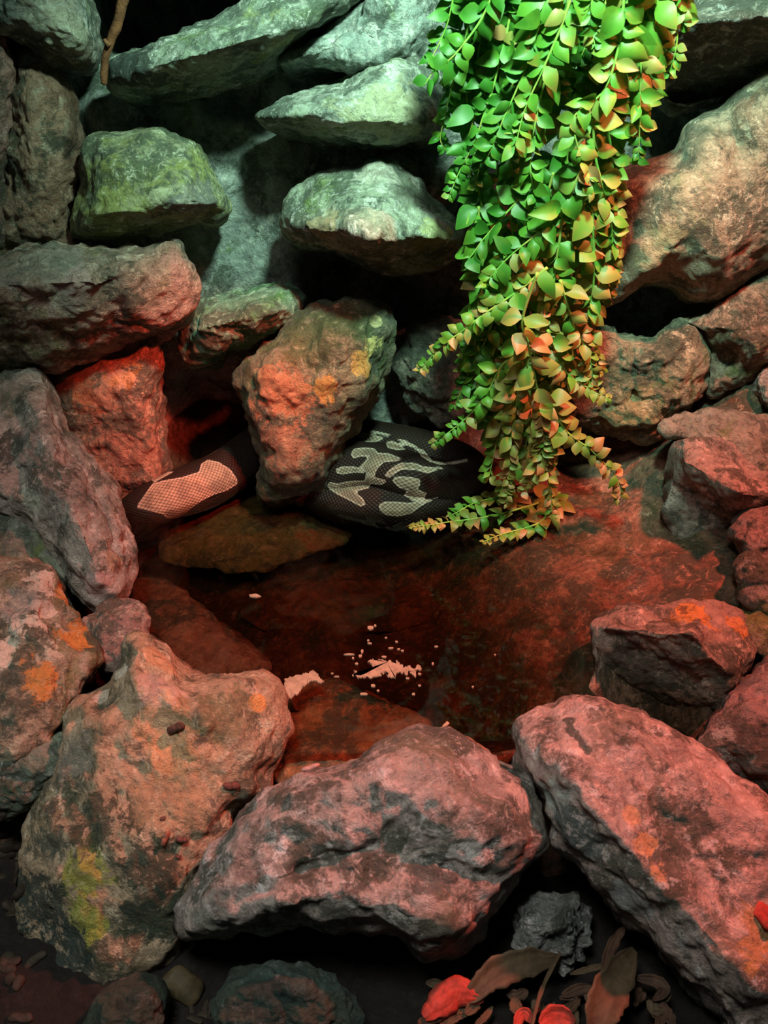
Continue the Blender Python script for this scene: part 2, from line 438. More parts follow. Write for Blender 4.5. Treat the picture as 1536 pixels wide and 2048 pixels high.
rock('rock', 'small mossy green ledge between the long slab and the centre rock',
     [(358, 680), (366, 630), (415, 598), (480, 578), (560, 570), (612, 590), (600, 640), (545, 682), (500, 706), (440, 716), (392, 738), (365, 716)],
     ('y', 0.01, 0.2), 0.09, 0.12, MF('stone_mossy', (0.11, 0.24, 0.15), (0.18, 0.36, 0.24), (0.27, 0.42, 0.3), moss=(0.07, 0.22, 0.05), moss_amt=0.5), feats=[('t', 390, 660, 560, 620, 0.05, 60)], amp=0.9)
rock('stone_slab', 'long brown grey slab with a blunt end, at the left edge over the red-lit rock',
     [(-140, 505), (0, 496), (80, 490), (180, 487), (260, 492), (330, 488), (360, 482), (386, 520), (400, 560), (397, 602), (370, 642), (330, 666), (250, 690), (180, 715), (110, 742), (0, 738), (-140, 740)],
     ('y', -0.10, 0.2), 0.09, 0.14, MF('stone_long', (0.28, 0.20, 0.15), (0.41, 0.31, 0.235), (0.52, 0.43, 0.34), moss=(0.20, 0.20, 0.07), moss_amt=0.35, bump=1.1, algae=0.1),
     feats=[('t', -100, 580, 210, 560, 0.05, 110), ('t', 210, 500, 230, 650, -0.02, 30), ('g', 362, 540, 0.02, 50)], amp=0.9, dome=3.0,
     patches=[(90, 530, 90, (0.42, 0.42, 0.36), 0.5), (355, 530, 34, (0.40, 0.24, 0.2), 0.7), (150, 560, 35, (0.5, 0.36, 0.33), 0.6), (60, 680, 90, (0.12, 0.11, 0.05), 0.6)])
rock('rock', 'steep red-lit brown rock standing in the water under the long slab',
     [(60, 760), (130, 715), (230, 680), (312, 650), (324, 740), (328, 850), (335, 930), (325, 1010), (250, 1040), (190, 1030), (120, 900)],
     ('y', -0.02, 0.16), 0.08, 0.12, MF('stone_redlit', (0.22, 0.12, 0.08), (0.34, 0.20, 0.13), (0.40, 0.26, 0.17), bump=1.0), feats=[('t', 310, 700, 320, 950, 0.02, 80)], amp=0.9,
     patches=[(250, 760, 40, ORANGE, 0.5), (180, 790, 45, (0.5, 0.16, 0.06), 0.6)])  # red and orange patches paint the red lamp's light on this face
rock('rock', 'egg-shaped centre rock with orange and yellow lichen, standing in the water beside the snake',
     [(468, 772), (478, 732), (520, 692), (580, 640), (640, 608), (705, 598), (762, 606), (790, 650), (788, 712), (764, 780), (722, 850), (690, 905), (668, 950), (652, 1000), (585, 1012), (522, 1000), (510, 930), (494, 845)],
     ('y', -0.07, 0.22), 0.09, 0.08, MF('stone_lichen_redlit', (0.12, 0.125, 0.075), (0.19, 0.185, 0.11), (0.26, 0.24, 0.15), moss=(0.07, 0.10, 0.035), moss_amt=0.4, bump=1.2, crust=0.2),
     feats=[('t', 520, 700, 560, 940, 0.03, 90), ('t', 700, 620, 640, 930, 0.02, 80)], amp=0.95,
     patches=[(560, 800, 75, (0.42, 0.19, 0.09), 0.65), (560, 890, 60, (0.34, 0.17, 0.10), 0.6), (750, 690, 26, (0.62, 0.56, 0.2), 0.95), (755, 640, 16, (0.66, 0.6, 0.3), 0.9), (720, 730, 28, (0.6, 0.42, 0.1), 0.7), (660, 770, 34, (0.58, 0.34, 0.08), 0.7), (630, 670, 75, (0.07, 0.10, 0.04), 0.8), (720, 640, 50, (0.07, 0.10, 0.04), 0.7), (700, 860, 60, (0.08, 0.10, 0.06), 0.7), (510, 745, 20, (0.6, 0.4, 0.2), 0.6)])  # left orange-brown patches paint red lamp light; dark right one paints plant shade
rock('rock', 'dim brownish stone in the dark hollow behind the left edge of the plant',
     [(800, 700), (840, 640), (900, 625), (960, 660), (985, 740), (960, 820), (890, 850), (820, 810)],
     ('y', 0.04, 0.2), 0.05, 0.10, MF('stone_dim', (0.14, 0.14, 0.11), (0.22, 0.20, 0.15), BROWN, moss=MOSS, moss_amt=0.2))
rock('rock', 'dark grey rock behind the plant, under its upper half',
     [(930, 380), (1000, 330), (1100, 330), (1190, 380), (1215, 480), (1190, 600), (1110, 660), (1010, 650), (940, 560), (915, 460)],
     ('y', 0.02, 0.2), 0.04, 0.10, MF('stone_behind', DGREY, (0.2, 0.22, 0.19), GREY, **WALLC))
rock('stone_slab', 'pale overhanging slab in the top corner to the right of the plant',
     [(1300, 60), (1350, 20), (1420, -40), (1620, -90), (1700, 0), (1680, 110), (1560, 160), (1450, 190), (1350, 205), (1300, 150)],
     ('y', -0.04, 0.2), 0.10, 0.14, MF('stone_pale', (0.36, 0.33, 0.27), (0.48, 0.44, 0.36), (0.6, 0.55, 0.46), moss=(0.3, 0.28, 0.08), moss_amt=0.15),
     feats=[('t', 1330, 80, 1660, 60, 0.10, 80), ('f', 1450, 150, 0.02, 0.0, -0.11)], amp=0.8, dome=2.2, patches=[(1420, 150, 120, (0.12, 0.10, 0.08), 0.8)])  # patch paints the dark of the shaded underside
rock('boulder', 'biggest pinkish orange boulder, set in the wall beside the plant',
     [(1205, 360), (1285, 322), (1345, 300), (1372, 252), (1440, 214), (1505, 150), (1620, 90), (1760, 160), (1760, 480), (1600, 520), (1515, 556), (1440, 602), (1384, 606), (1345, 574), (1290, 572), (1240, 602), (1200, 614), (1180, 560), (1195, 450)],
     ('y', -0.05, 0.2), 0.10, 0.16, MF('stone_big', (0.34, 0.28, 0.19), (0.43, 0.36, 0.255), (0.52, 0.44, 0.32), moss=(0.26, 0.26, 0.14), moss_amt=0.15, bump=0.7),
     feats=[('g', 1400, 440, 0.03, 130), ('t', 1450, 215, 1480, 300, -0.02, 40)], amp=0.5, dome=3.6, center=(1440, 400), patches=[(1380, 275, 40, (0.16, 0.17, 0.12), 0.7), (1320, 500, 60, (0.55, 0.44, 0.24), 0.5), (1495, 215, 40, (0.30, 0.17, 0.11), 0.5)])
rock('rock', 'rough green and tan boulder with a vertical cleft, above the waterline right of the plant',
     [(1130, 790), (1150, 700), (1205, 652), (1272, 678), (1330, 656), (1385, 640), (1420, 690), (1418, 762), (1382, 822), (1312, 884), (1240, 878), (1180, 858), (1140, 840)],
     ('y', -0.05, 0.2), 0.08, 0.12, MF('stone_cleft', (0.24, 0.22, 0.15), (0.36, 0.32, 0.21), (0.46, 0.39, 0.26), moss=(0.13, 0.17, 0.07), moss_amt=0.5, bump=1.1),
     feats=[('t', 1267, 690, 1267, 800, -0.025, 14), ('f', 1210, 700, 0.05, 0.02, 0.0)], amp=1.0, dome=3.0, patches=[(1220, 740, 45, (0.14, 0.18, 0.10), 0.7), (1250, 845, 60, (0.55, 0.42, 0.2), 0.5)])
rock('rock', 'red-lit rock with a small dark pit, wedged between the biggest boulder and the shelf',
     [(1355, 645), (1420, 612), (1475, 580), (1530, 540), (1640, 505), (1700, 600), (1690, 740), (1550, 735), (1480, 780), (1440, 800), (1415, 790), (1418, 720), (1400, 665)],
     ('y', -0.05, 0.2), 0.07, 0.12, MF('stone_pit', (0.34, 0.25, 0.18), (0.44, 0.34, 0.25), (0.52, 0.41, 0.30), moss=(0.24, 0.24, 0.08), moss_amt=0.2, bump=1.2),
     feats=[('g', 1455, 720, -0.04, 30), ('g', 1490, 690, 0.02, 50)], patches=[(1450, 690, 35, (0.14, 0.12, 0.06), 0.7)], center=(1520, 660))

# ------------------------------------------------------------------ rocks around the pool, right side
rock('rock', 'flat grey green stone lying in shade on the right shelf above the red-topped rock',
     [(1320, 856), (1370, 826), (1450, 814), (1540, 824), (1680, 820), (1720, 900), (1700, 1000), (1540, 975), (1480, 940), (1400, 890)],
     ('D', 1.675, -0.30), 0.03, 0.08, MF('stone_shelf', (0.24, 0.24, 0.19), (0.33, 0.33, 0.26), GREY, moss=MOSS, moss_amt=0.3), amp=0.7)
rock('rock', 'whitish knobby stone cut by the photo edge above the flat shaded stone',
     [(1515, 790), (1520, 750), (1550, 730), (1620, 725), (1640, 780), (1600, 830), (1540, 815)],
     ('D', 1.70, -0.2), 0.03, 0.06, MF('stone_white', (0.42, 0.41, 0.38), (0.55, 0.54, 0.50), CREAM))
rock('rock', 'red-topped rock with a black overhanging front at the right of the pool',
     [(1342, 960), (1348, 900), (1366, 872), (1440, 868), (1492, 900), (1560, 945), (1700, 1000), (1720, 1100), (1560, 1130), (1470, 1135), (1400, 1130), (1345, 1100), (1328, 1030)],
     ('D', 1.665, 0.25), 0.03, 0.12, MF('stone_redtop', (0.30, 0.25, 0.21), (0.40, 0.33, 0.28), (0.48, 0.38, 0.33), bump=1.0),
     feats=[('t', 1355, 915, 1480, 985, 0.06, 60), ('t', 1480, 985, 1650, 1010, 0.06, 60)], amp=0.8, center=(1450, 1000), dome=2.4)
rock('rock', 'dark pinkish rounded stone at the right edge below the red-topped rock',
     [(1470, 1080), (1490, 1040), (1530, 1012), (1620, 1010), (1650, 1080), (1600, 1120), (1500, 1115)],
     ('D', 1.55, -0.2), 0.05, 0.08, MF('stone_pinkish', (0.22, 0.17, 0.15), (0.30, 0.24, 0.21), GREY))
rock('rock', 'dark green grey lump at the right edge with a small notch on top',
     [(1476, 1150), (1480, 1105), (1510, 1095), (1530, 1105), (1600, 1070), (1660, 1110), (1640, 1220), (1560, 1240), (1500, 1215)],
     ('D', 1.50, -0.2), 0.05, 0.08, MF('stone_lump', (0.17, 0.17, 0.14), (0.24, 0.24, 0.19), GREY, moss=MOSS, moss_amt=0.3))
rock('rock', 'mossy shaded stone at the right edge between the dark lump and the orange-edged block',
     [(1440, 1250), (1480, 1215), (1560, 1190), (1660, 1200), (1680, 1300), (1600, 1340), (1500, 1310)],
     ('D', 1.47, -0.4), 0.03, 0.08, MF('stone_mossedge', (0.18, 0.19, 0.12), (0.27, 0.27, 0.17), GREY, moss=MOSS, moss_amt=0.5))
rock('boulder', 'square block with an orange top edge and dark front dipping into the pool',
     [(1188, 1245), (1255, 1216), (1350, 1208), (1432, 1204), (1500, 1240), (1522, 1292), (1500, 1345), (1450, 1400), (1410, 1470), (1380, 1520), (1310, 1500), (1240, 1460), (1195, 1400), (1192, 1310)],
     ('D', 1.43, -0.30), 0.05, 0.10, MF('stone_square', (0.24, 0.19, 0.15), (0.36, 0.28, 0.22), (0.44, 0.34, 0.27), moss=(0.10, 0.11, 0.07), moss_amt=0.3, bump=1.0),
     feats=[('t', 1210, 1270, 1380, 1275, 0.05, 50), ('t', 1380, 1275, 1450, 1360, 0.05, 60), ('f', 1290, 1290, 0.05, 0.05, -0.11)], amp=0.8,
     patches=[(1390, 1228, 40, (0.75, 0.33, 0.06), 0.8), (1480, 1245, 26, (0.7, 0.32, 0.08), 0.7), (1290, 1340, 90, (0.05, 0.06, 0.04), 0.75), (1340, 1420, 60, (0.04, 0.05, 0.04), 0.6)])  # the two dark patches paint shade onto the front face
rock('boulder', 'dark purplish rock at the right edge behind the long pink front boulder',
     [(1388, 1500), (1420, 1440), (1455, 1395), (1505, 1345), (1600, 1290), (1720, 1300), (1740, 1640), (1640, 1640), (1540, 1590), (1460, 1540)],
     ('D', 1.36, -0.15), 0.05, 0.10, MF('stone_purple', (0.20, 0.15, 0.14), (0.30, 0.22, 0.2), GREY, moss=(0.07, 0.09, 0.07), moss_amt=0.3), patches=[(1530, 1400, 40, (0.4, 0.3, 0.27), 0.5)])

# ------------------------------------------------------------------ rocks around the pool, left side
rock('boulder', 'long pinkish grey rock leaning down into the pool at the left edge',
     [(-110, 770), (0, 742), (42, 732), (82, 750), (112, 830), (172, 900), (212, 952), (242, 1020), (268, 1090), (270, 1150), (252, 1202), (215, 1236), (180, 1214), (140, 1172), (100, 1112), (60, 1070), (10, 1030), (-50, 990), (-120, 930)],
     ('D', 1.60, -0.22), 0.08, 0.10, MF('stone_leaning', (0.28, 0.26, 0.22), (0.40, 0.37, 0.32), (0.50, 0.46, 0.41), moss=(0.12, 0.13, 0.07), moss_amt=0.22, bump=1.0, algae=0.2),
     feats=[('t', 60, 790, 200, 1160, 0.03, 70), ('t', 180, 930, 240, 1140, -0.015, 14)], dome=2.6, amp=0.9, center=(115, 990),
     patches=[(200, 1180, 40, (0.56, 0.44, 0.42), 0.7), (20, 900, 45, (0.05, 0.06, 0.05), 0.8), (65, 1000, 25, (0.5, 0.56, 0.46), 0.6), (220, 1120, 30, (0.42, 0.3, 0.18), 0.6)])
rock('rock', 'teal shaded stone at the left edge between the leaning rock and the white-veined rock',
     [(-110, 1000), (-40, 990), (40, 1040), (100, 1100), (120, 1160), (80, 1190), (-40, 1200), (-120, 1150)],
     ('D', 1.56, -0.3), 0.03, 0.08, MF('stone_teal', (0.16, 0.2, 0.15), (0.26, 0.3, 0.23), GREY, moss=MOSS, moss_amt=0.3))
rock('boulder', 'rock with white vein and orange flank at the left edge beside the front left boulder',
     [(-110, 1125), (0, 1112), (60, 1115), (98, 1138), (118, 1190), (152, 1232), (192, 1282), (212, 1312), (200, 1345), (165, 1390), (130, 1450), (100, 1510), (20, 1540), (-110, 1530)],
     ('D', 1.42, -0.35), 0.07, 0.12, MF('stone_vein', (0.24, 0.22, 0.16), (0.34, 0.31, 0.22), (0.42, 0.39, 0.30), moss=(0.16, 0.16, 0.06), moss_amt=0.35, bump=1.0),
     feats=[('t', 100, 1150, 70, 1260, 0.02, 50)], patches=[(75, 1150, 26, CREAM, 0.95), (98, 1180, 26, CREAM, 0.95), (92, 1215, 26, CREAM, 0.95), (68, 1245, 24, CREAM, 0.95), (40, 1262, 22, CREAM, 0.9), (22, 1290, 22, CREAM, 0.9), (5, 1325, 24, CREAM, 0.9), (130, 1205, 34, ORANGE, 0.9), (160, 1270, 36, ORANGE, 0.9), (90, 1345, 40, ORANGE, 0.85), (50, 1200, 40, (0.4, 0.4, 0.36), 0.6)])
rock('rock', 'dark teal stone at the left edge below the white-veined rock',
     [(-100, 1500), (0, 1510), (70, 1500), (125, 1470), (135, 1530), (90, 1600), (20, 1640), (-100, 1620)],
     ('D', 1.36, 0.0), 0.04, 0.08, MF('stone_tealdark', (0.10, 0.15, 0.11), (0.2, 0.25, 0.19), GREY, moss=(0.05, 0.1, 0.05), moss_amt=0.4))
rock('rock', 'low pink gritty mound between the leaning rock and the peak of the front left boulder',
     [(165, 1240), (205, 1205), (255, 1195), (292, 1230), (300, 1290), (280, 1330), (220, 1350), (190, 1310)],
     ('D', 1.47, -0.5), 0.03, 0.08, MF('stone_mound', (0.3, 0.21, 0.18), (0.4, 0.29, 0.25), TAN))

# ------------------------------------------------------------------ front row
rock('boulder', 'large orange and tan front left boulder with a sharp peak and mossy foot',
     [(150, 1400), (205, 1372), (245, 1325), (262, 1264), (300, 1272), (342, 1300), (382, 1338), (440, 1348), (532, 1332), (564, 1362), (578, 1430), (572, 1492), (546, 1542), (542, 1582), (490, 1630), (450, 1700), (400, 1780), (372, 1850), (345, 1930), (255, 1975), (170, 1980), (95, 1940), (38, 1870), (28, 1770), (58, 1650), (98, 1560), (118, 1480)],
     ('D', 1.36, -0.05), 0.09, 0.10, MF('stone_frontleft', (0.38, 0.29, 0.18), (0.50, 0.39, 0.26), (0.58, 0.47, 0.34), moss=(0.15, 0.16, 0.07), moss_amt=0.22, bump=1.0, algae=0.2),
     feats=[('t', 262, 1280, 180, 1420, 0.03, 70), ('t', 330, 1400, 420, 1440, 0.02, 90), ('t', 440, 1350, 430, 1480, -0.012, 40), ('f', 100, 1750, 0.06, 0.05, -0.02), ('g', 300, 1700, 0.02, 120)], dome=4.5, amp=0.9, center=(310, 1580),
     patches=[(180, 1750, 55, YMOSS, 0.85), (170, 1840, 50, (0.42, 0.46, 0.08), 0.8), (190, 1640, 60, DKGREEN, 0.85), (280, 1740, 60, DKGREEN, 0.85), (300, 1840, 60, DKGREEN, 0.85), (90, 1820, 80, (0.025, 0.05, 0.045), 0.9), (120, 1920, 80, (0.025, 0.05, 0.045), 0.9), (90, 1680, 50, (0.05, 0.085, 0.07), 0.8), (370, 1560, 70, (0.6, 0.42, 0.25), 0.5), (330, 1400, 60, (0.72, 0.5, 0.42), 0.6), (330, 1480, 60, (0.75, 0.42, 0.2), 0.6), (520, 1400, 18, (0.8, 0.4, 0.12), 0.9), (330, 1320, 30, (0.7, 0.4, 0.2), 0.6), (440, 1420, 55, (0.24, 0.22, 0.11), 0.6), (240, 1345, 16, CREAM, 0.8), (200, 1385, 18, CREAM, 0.7), (150, 1500, 40, (0.33, 0.31, 0.26), 0.6), (470, 1670, 28, (0.08, 0.14, 0.10), 0.9), (420, 1750, 28, (0.08, 0.14, 0.10), 0.9), (375, 1830, 30, (0.06, 0.11, 0.08), 0.9)])
rock('boulder', 'broad pinkish grey boulder mid front row with dark diagonal cracks',
     [(352, 1860), (375, 1785), (430, 1700), (480, 1632), (540, 1572), (600, 1546), (690, 1530), (762, 1476), (832, 1454), (902, 1464), (962, 1500), (1012, 1540), (1062, 1578), (1082, 1612), (1102, 1680), (1080, 1722), (1040, 1762), (992, 1822), (962, 1872), (905, 1914), (850, 1918), (800, 1884), (730, 1868), (640, 1856), (550, 1856), (480, 1872), (400, 1886)],
     ('D', 1.265, -0.03), 0.11, 0.09, MF('stone_frontmid', (0.33, 0.29, 0.26), (0.46, 0.41, 0.38), (0.58, 0.53, 0.50), moss=(0.10, 0.11, 0.08), moss_amt=0.22, pale=(0.68, 0.62, 0.58), pale_amt=0.35, bump=1.1, algae=0.3),
     feats=[('t', 600, 1740, 740, 1690, -0.010, 22), ('t', 470, 1800, 600, 1740, -0.010, 22), ('t', 850, 1720, 1030, 1772, -0.012, 16), ('t', 700, 1560, 1050, 1640, 0.015, 90), ('t', 560, 1800, 900, 1850, 0.03, 80), ('g', 790, 1710, -0.014, 60)], dome=5.0, amp=0.8, center=(760, 1700),
     patches=[(770, 1700, 45, DKGREEN, 0.7), (870, 1750, 40, (0.07, 0.09, 0.08), 0.75), (930, 1710, 28, (0.66, 0.64, 0.62), 0.8), (1030, 1580, 30, (0.68, 0.55, 0.5), 0.8), (830, 1480, 60, (0.16, 0.17, 0.11), 0.6), (870, 1540, 60, (0.17, 0.18, 0.12), 0.6), (830, 1580, 60, (0.6, 0.52, 0.5), 0.5), (400, 1850, 30, (0.2, 0.24, 0.2), 0.6), (880, 1850, 50, (0.18, 0.17, 0.11), 0.5), (950, 1480, 24, (0.6, 0.32, 0.16), 0.7)])
rock('boulder', 'long salmon pink front boulder with a dark scratch near its top',
     [(1036, 1455), (1080, 1412), (1140, 1388), (1202, 1388), (1272, 1412), (1332, 1452), (1402, 1502), (1482, 1552), (1560, 1606), (1680, 1680), (1720, 1900), (1700, 2160), (1520, 2160), (1440, 2050), (1380, 1985), (1330, 1932), (1290, 1882), (1240, 1832), (1200, 1780), (1150, 1730), (1102, 1672), (1080, 1592), (1040, 1520)],
     ('D', 1.285, -0.05), 0.10, 0.10, MF('stone_frontright', (0.44, 0.35, 0.31), (0.55, 0.45, 0.41), (0.64, 0.54, 0.50), moss=(0.22, 0.20, 0.15), moss_amt=0.3, pale=(0.74, 0.66, 0.62), pale_amt=0.3, bump=1.0, algae=0.25),
     feats=[('t', 1130, 1440, 1175, 1510, -0.008, 12), ('t', 1130, 1560, 1500, 1960, 0.03, 90), ('t', 1100, 1560, 1330, 1850, -0.012, 40)], dome=4.5, amp=0.9, center=(1330, 1700),
     patches=[(1128, 1432, 10, (0.10, 0.12, 0.10), 0.95), (1135, 1444, 10, (0.10, 0.12, 0.10), 0.95), (1143, 1456, 10, (0.10, 0.12, 0.10), 0.95), (1150, 1468, 10, (0.10, 0.12, 0.10), 0.95), (1157, 1480, 10, (0.10, 0.12, 0.10), 0.95), (1165, 1492, 10, (0.10, 0.12, 0.10), 0.95), (1172, 1504, 10, (0.10, 0.12, 0.10), 0.95), (1110, 1590, 42, (0.42, 0.5, 0.46), 0.85), (1150, 1660, 45, (0.09, 0.12, 0.12), 0.8), (1260, 1790, 40, (0.3, 0.34, 0.34), 0.8), (1290, 1690, 26, (0.78, 0.44, 0.22), 0.75), (1310, 1740, 20, (0.78, 0.44, 0.22), 0.75), (1260, 1630, 18, (0.75, 0.45, 0.25), 0.7), (1510, 1880, 40, (0.75, 0.42, 0.14), 0.6), (1440, 1860, 40, (0.13, 0.14, 0.1), 0.6), (1400, 1990, 60, (0.1, 0.11, 0.1), 0.7), (1060, 1530, 24, (0.66, 0.6, 0.55), 0.8)])
rock('rock', 'grey crinkled stone deep in the gap between the two biggest front boulders',
     [(1020, 1870), (1030, 1815), (1060, 1785), (1110, 1782), (1160, 1800), (1185, 1860), (1170, 1930), (1110, 1955), (1050, 1930)],
     ('D', 1.30, 0.0), 0.05, 0.06, MF('stone_crinkle', (0.20, 0.22, 0.21), (0.34, 0.37, 0.35), (0.5, 0.52, 0.5), bump=2.0, rough=0.45), amp=1.8)
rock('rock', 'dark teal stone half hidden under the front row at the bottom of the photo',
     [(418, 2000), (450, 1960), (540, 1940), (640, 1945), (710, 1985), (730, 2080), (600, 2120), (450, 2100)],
     ('D', 1.20, 0.0), 0.04, 0.06, MF('stone_bottomteal', (0.02, 0.045, 0.04), (0.04, 0.075, 0.065), (0.07, 0.10, 0.09), pale=(0.16, 0.22, 0.2), pale_amt=0.15), amp=1.2)  # dark base colour stands in for the shadow on this stone
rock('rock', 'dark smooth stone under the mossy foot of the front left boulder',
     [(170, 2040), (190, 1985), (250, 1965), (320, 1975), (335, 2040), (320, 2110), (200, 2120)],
     ('D', 1.22, 0.0), 0.04, 0.06, MF('stone_bottomdark', (0.012, 0.03, 0.025), (0.025, 0.05, 0.04), (0.04, 0.06, 0.05)))  # colour kept dark in place of the shadow it lies in

# ------------------------------------------------------------------ stones under water
SUB = dict(bump=0.7, rough=0.6, algae=0.3, crust=0.0)
rock('rock', 'wide olive brown stone under water in front of the snake',
     [(315, 1112), (338, 1062), (400, 1020), (480, 992), (560, 975), (640, 985), (705, 1030), (692, 1082), (622, 1112), (560, 1132), (500, 1148), (420, 1142), (350, 1132)],
     ('D', 1.83, -0.85), 0.03, 0.08, MF('stone_sunk_olive', (0.13, 0.14, 0.055), (0.19, 0.19, 0.08), (0.23, 0.20, 0.10), **SUB), amp=0.7, patches=[(590, 1000, 50, (0.30, 0.10, 0.05), 0.6), (650, 1080, 50, (0.28, 0.11, 0.05), 0.6)])
rock('rock', 'reddish brown sunken slab beside the foot of the leaning rock',
     [(258, 1310), (254, 1232), (270, 1165), (320, 1153), (372, 1188), (425, 1232), (482, 1280), (540, 1330), (500, 1365), (430, 1365), (360, 1345), (300, 1320)],
     ('D', 1.60, -0.85), 0.03, 0.08, MF('stone_sunk_red', (0.20, 0.11, 0.07), (0.27, 0.155, 0.10), (0.30, 0.19, 0.12), **SUB), amp=0.6)
rock('rock', 'orange brown sunken stone behind the middle front boulder, cream scum on its tip',
     [(565, 1420), (590, 1370), (635, 1352), (720, 1385), (800, 1420), (855, 1452), (820, 1500), (720, 1550), (610, 1590), (552, 1560), (560, 1480)],
     ('D', 1.43, -0.70), 0.03, 0.07, MF('stone_sunk_orange', (0.26, 0.12, 0.05), (0.34, 0.17, 0.07), (0.36, 0.21, 0.10), **SUB), amp=0.7)
rock('rock', 'flat dark red sunken stone in the middle of the pool',
     [(480, 1230), (520, 1190), (600, 1165), (720, 1160), (850, 1180), (880, 1220), (800, 1260), (680, 1270), (560, 1275)],
     ('D', 1.745, -0.85), 0.02, 0.05, MF('stone_sunk_flat', (0.17, 0.08, 0.045), (0.23, 0.11, 0.06), RUST, **SUB), amp=0.6)


# ------------------------------------------------------------------ snake lying in the water
def proj(w):
    r = np.asarray(w) - CAM
    D = r @ FW
    return np.stack([768 + FPX * (r @ RT) / D, 1024 - FPX * (r @ UP) / D], -1)


def sdist(q, poly):
    """signed distance in outline units, positive inside"""
    p = np.asarray(poly, float); d = np.full(len(q), 1e9); ins = np.zeros(len(q), bool)
    for a, c in zip(p, np.roll(p, -1, 0)):
        ab = c - a; t = np.clip(((q - a) @ ab) / (ab @ ab), 0, 1)
        d = np.minimum(d, np.linalg.norm(q - a - t[:, None] * ab, axis=1))
        cr = ((a[1] > q[:, 1]) != (c[1] > q[:, 1])) & (q[:, 0] < (c[0] - a[0]) * (q[:, 1] - a[1]) / (c[1] - a[1] + 1e-12) + a[0])
        ins ^= cr
    return np.where(ins, d, -d)


snake_pts = [(215, 1075, -0.075), (262, 1035, -0.035), (318, 1003, -0.006), (385, 973, 0.004), (450, 946, 0.0), (515, 900, -0.008), (590, 868, -0.008), (665, 868, 0.0), (745, 886, 0.016),
             (850, 908, 0.012), (925, 938, 0.0), (902, 968, 0.0), (822, 952, 0.03), (742, 930, 0.036), (682, 944, 0.02), (645, 975, -0.008), (700, 1002, -0.018),
             (780, 1006, -0.010), (860, 1004, -0.014), (940, 985, -0.03), (1010, 960, -0.06)]
sp = np.array([P(x, y, D_at_z(y, z)) for x, y, z in snake_pts])
NS, NA = 760, 44
path = spline(sp, NS)
slen = np.r_[0, np.cumsum(np.linalg.norm(np.diff(path, axis=0), axis=1))]
rad = np.interp(slen / slen[-1], [0, 0.06, 0.2, 0.75, 0.9, 1], [0.026, 0.037, 0.041, 0.041, 0.034, 0.02])
tan = np.gradient(path, axis=0); tan /= np.linalg.norm(tan, axis=1)[:, None]
sid = np.cross(tan, [0, 0, 1.0]); sid /= np.linalg.norm(sid, axis=1)[:, None]
upv = np.cross(sid, tan)
ang = np.linspace(0, 2 * math.pi, NA, endpoint=False)
ring = path[:, None, :] + rad[:, None, None] * (np.cos(ang)[None, :, None] * sid[:, None, :] * 1.04 + np.sin(ang)[None, :, None] * upv[:, None, :] * 0.94)
nrm = (np.cos(ang)[None, :, None] * sid[:, None, :] + np.sin(ang)[None, :, None] * upv[:, None, :]).reshape(-1, 3)
V = ring.reshape(-1, 3)
faces = [(j * NA + i, j * NA + (i + 1) % NA, (j + 1) * NA + (i + 1) % NA, (j + 1) * NA + i) for j in range(NS - 1) for i in range(NA)]
faces += [tuple(range(NA))[::-1], tuple((NS - 1) * NA + i for i in range(NA))]
A = lambda L: [(580 + x / 4.042, 840 + y / 4.042) for x, y in L]
Bm = lambda L: [(240 + x / 5.12, 880 + y / 5.12) for x, y in L]
blots = [A(q) for q in (
    [(640, 80), (700, 90), (790, 110), (848, 132), (790, 138), (700, 116), (655, 100)],
    [(530, 105), (600, 105), (680, 115), (750, 155), (700, 178), (620, 178), (565, 150)],
    [(770, 170), (830, 170), (890, 195), (938, 240), (870, 245), (790, 225)],
    [(870, 150), (940, 165), (1010, 205), (1080, 245), (1120, 290), (1150, 330), (1250, 345), (1380, 325), (1450, 305), (1440, 335), (1330, 358), (1200, 362), (1130, 338), (1060, 295), (1040, 255), (960, 210), (880, 178)],
    [(490, 270), (520, 230), (600, 222), (680, 228), (710, 265), (800, 270), (880, 300), (925, 318), (850, 335), (760, 340), (700, 400), (685, 450), (620, 430), (565, 375), (610, 330), (635, 295), (570, 295), (510, 312)],
    [(370, 395), (420, 375), (520, 375), (600, 400), (600, 430), (520, 425), (430, 440), (375, 430)],
    [(765, 440), (830, 380), (900, 345), (1000, 345), (1080, 375), (1260, 390), (1200, 405), (1110, 432), (1020, 405), (900, 400), (840, 440), (800, 470)],
    [(300, 530), (320, 500), (380, 515), (440, 500), (520, 490), (605, 490), (610, 450), (680, 460), (790, 490), (740, 525), (650, 515), (640, 550), (560, 570), (520, 580), (580, 625), (618, 680), (570, 700), (480, 650), (380, 600), (320, 560)],
    [(820, 470), (880, 455), (980, 460), (1050, 480), (1055, 520), (1030, 560), (1105, 590), (1090, 630), (1000, 650), (920, 610), (950, 570), (880, 545), (835, 500)],
    [(710, 690), (760, 660), (850, 660), (960, 670), (1080, 650), (1225, 615), (1150, 650), (1050, 700), (980, 755), (880, 780), (780, 770), (730, 730)])]
blots += [Bm(q) for q in (
    [(160, 690), (240, 580), (330, 450), (440, 415), (640, 380), (810, 325), (830, 245), (900, 200), (1010, 225), (1130, 300), (1200, 400), (1205, 450), (1090, 520), (960, 560), (840, 620), (700, 720), (660, 800), (480, 800), (440, 760), (330, 730)],
    [(310, 400), (400, 335), (560, 320), (450, 380), (350, 430)])]
q2 = proj(V)
sd = np.max([sdist(q2, np.array(bp_)) for bp_ in blots], axis=0)
facing = ((CAM - V) * nrm).sum(1) > 0
other = 40 * fract(V, 16, 2, 31.0)
sd = np.clip(np.where(facing, sd, other), -20, 20)
m, nt = new_mat('snake_scales'); b = NB(nt)
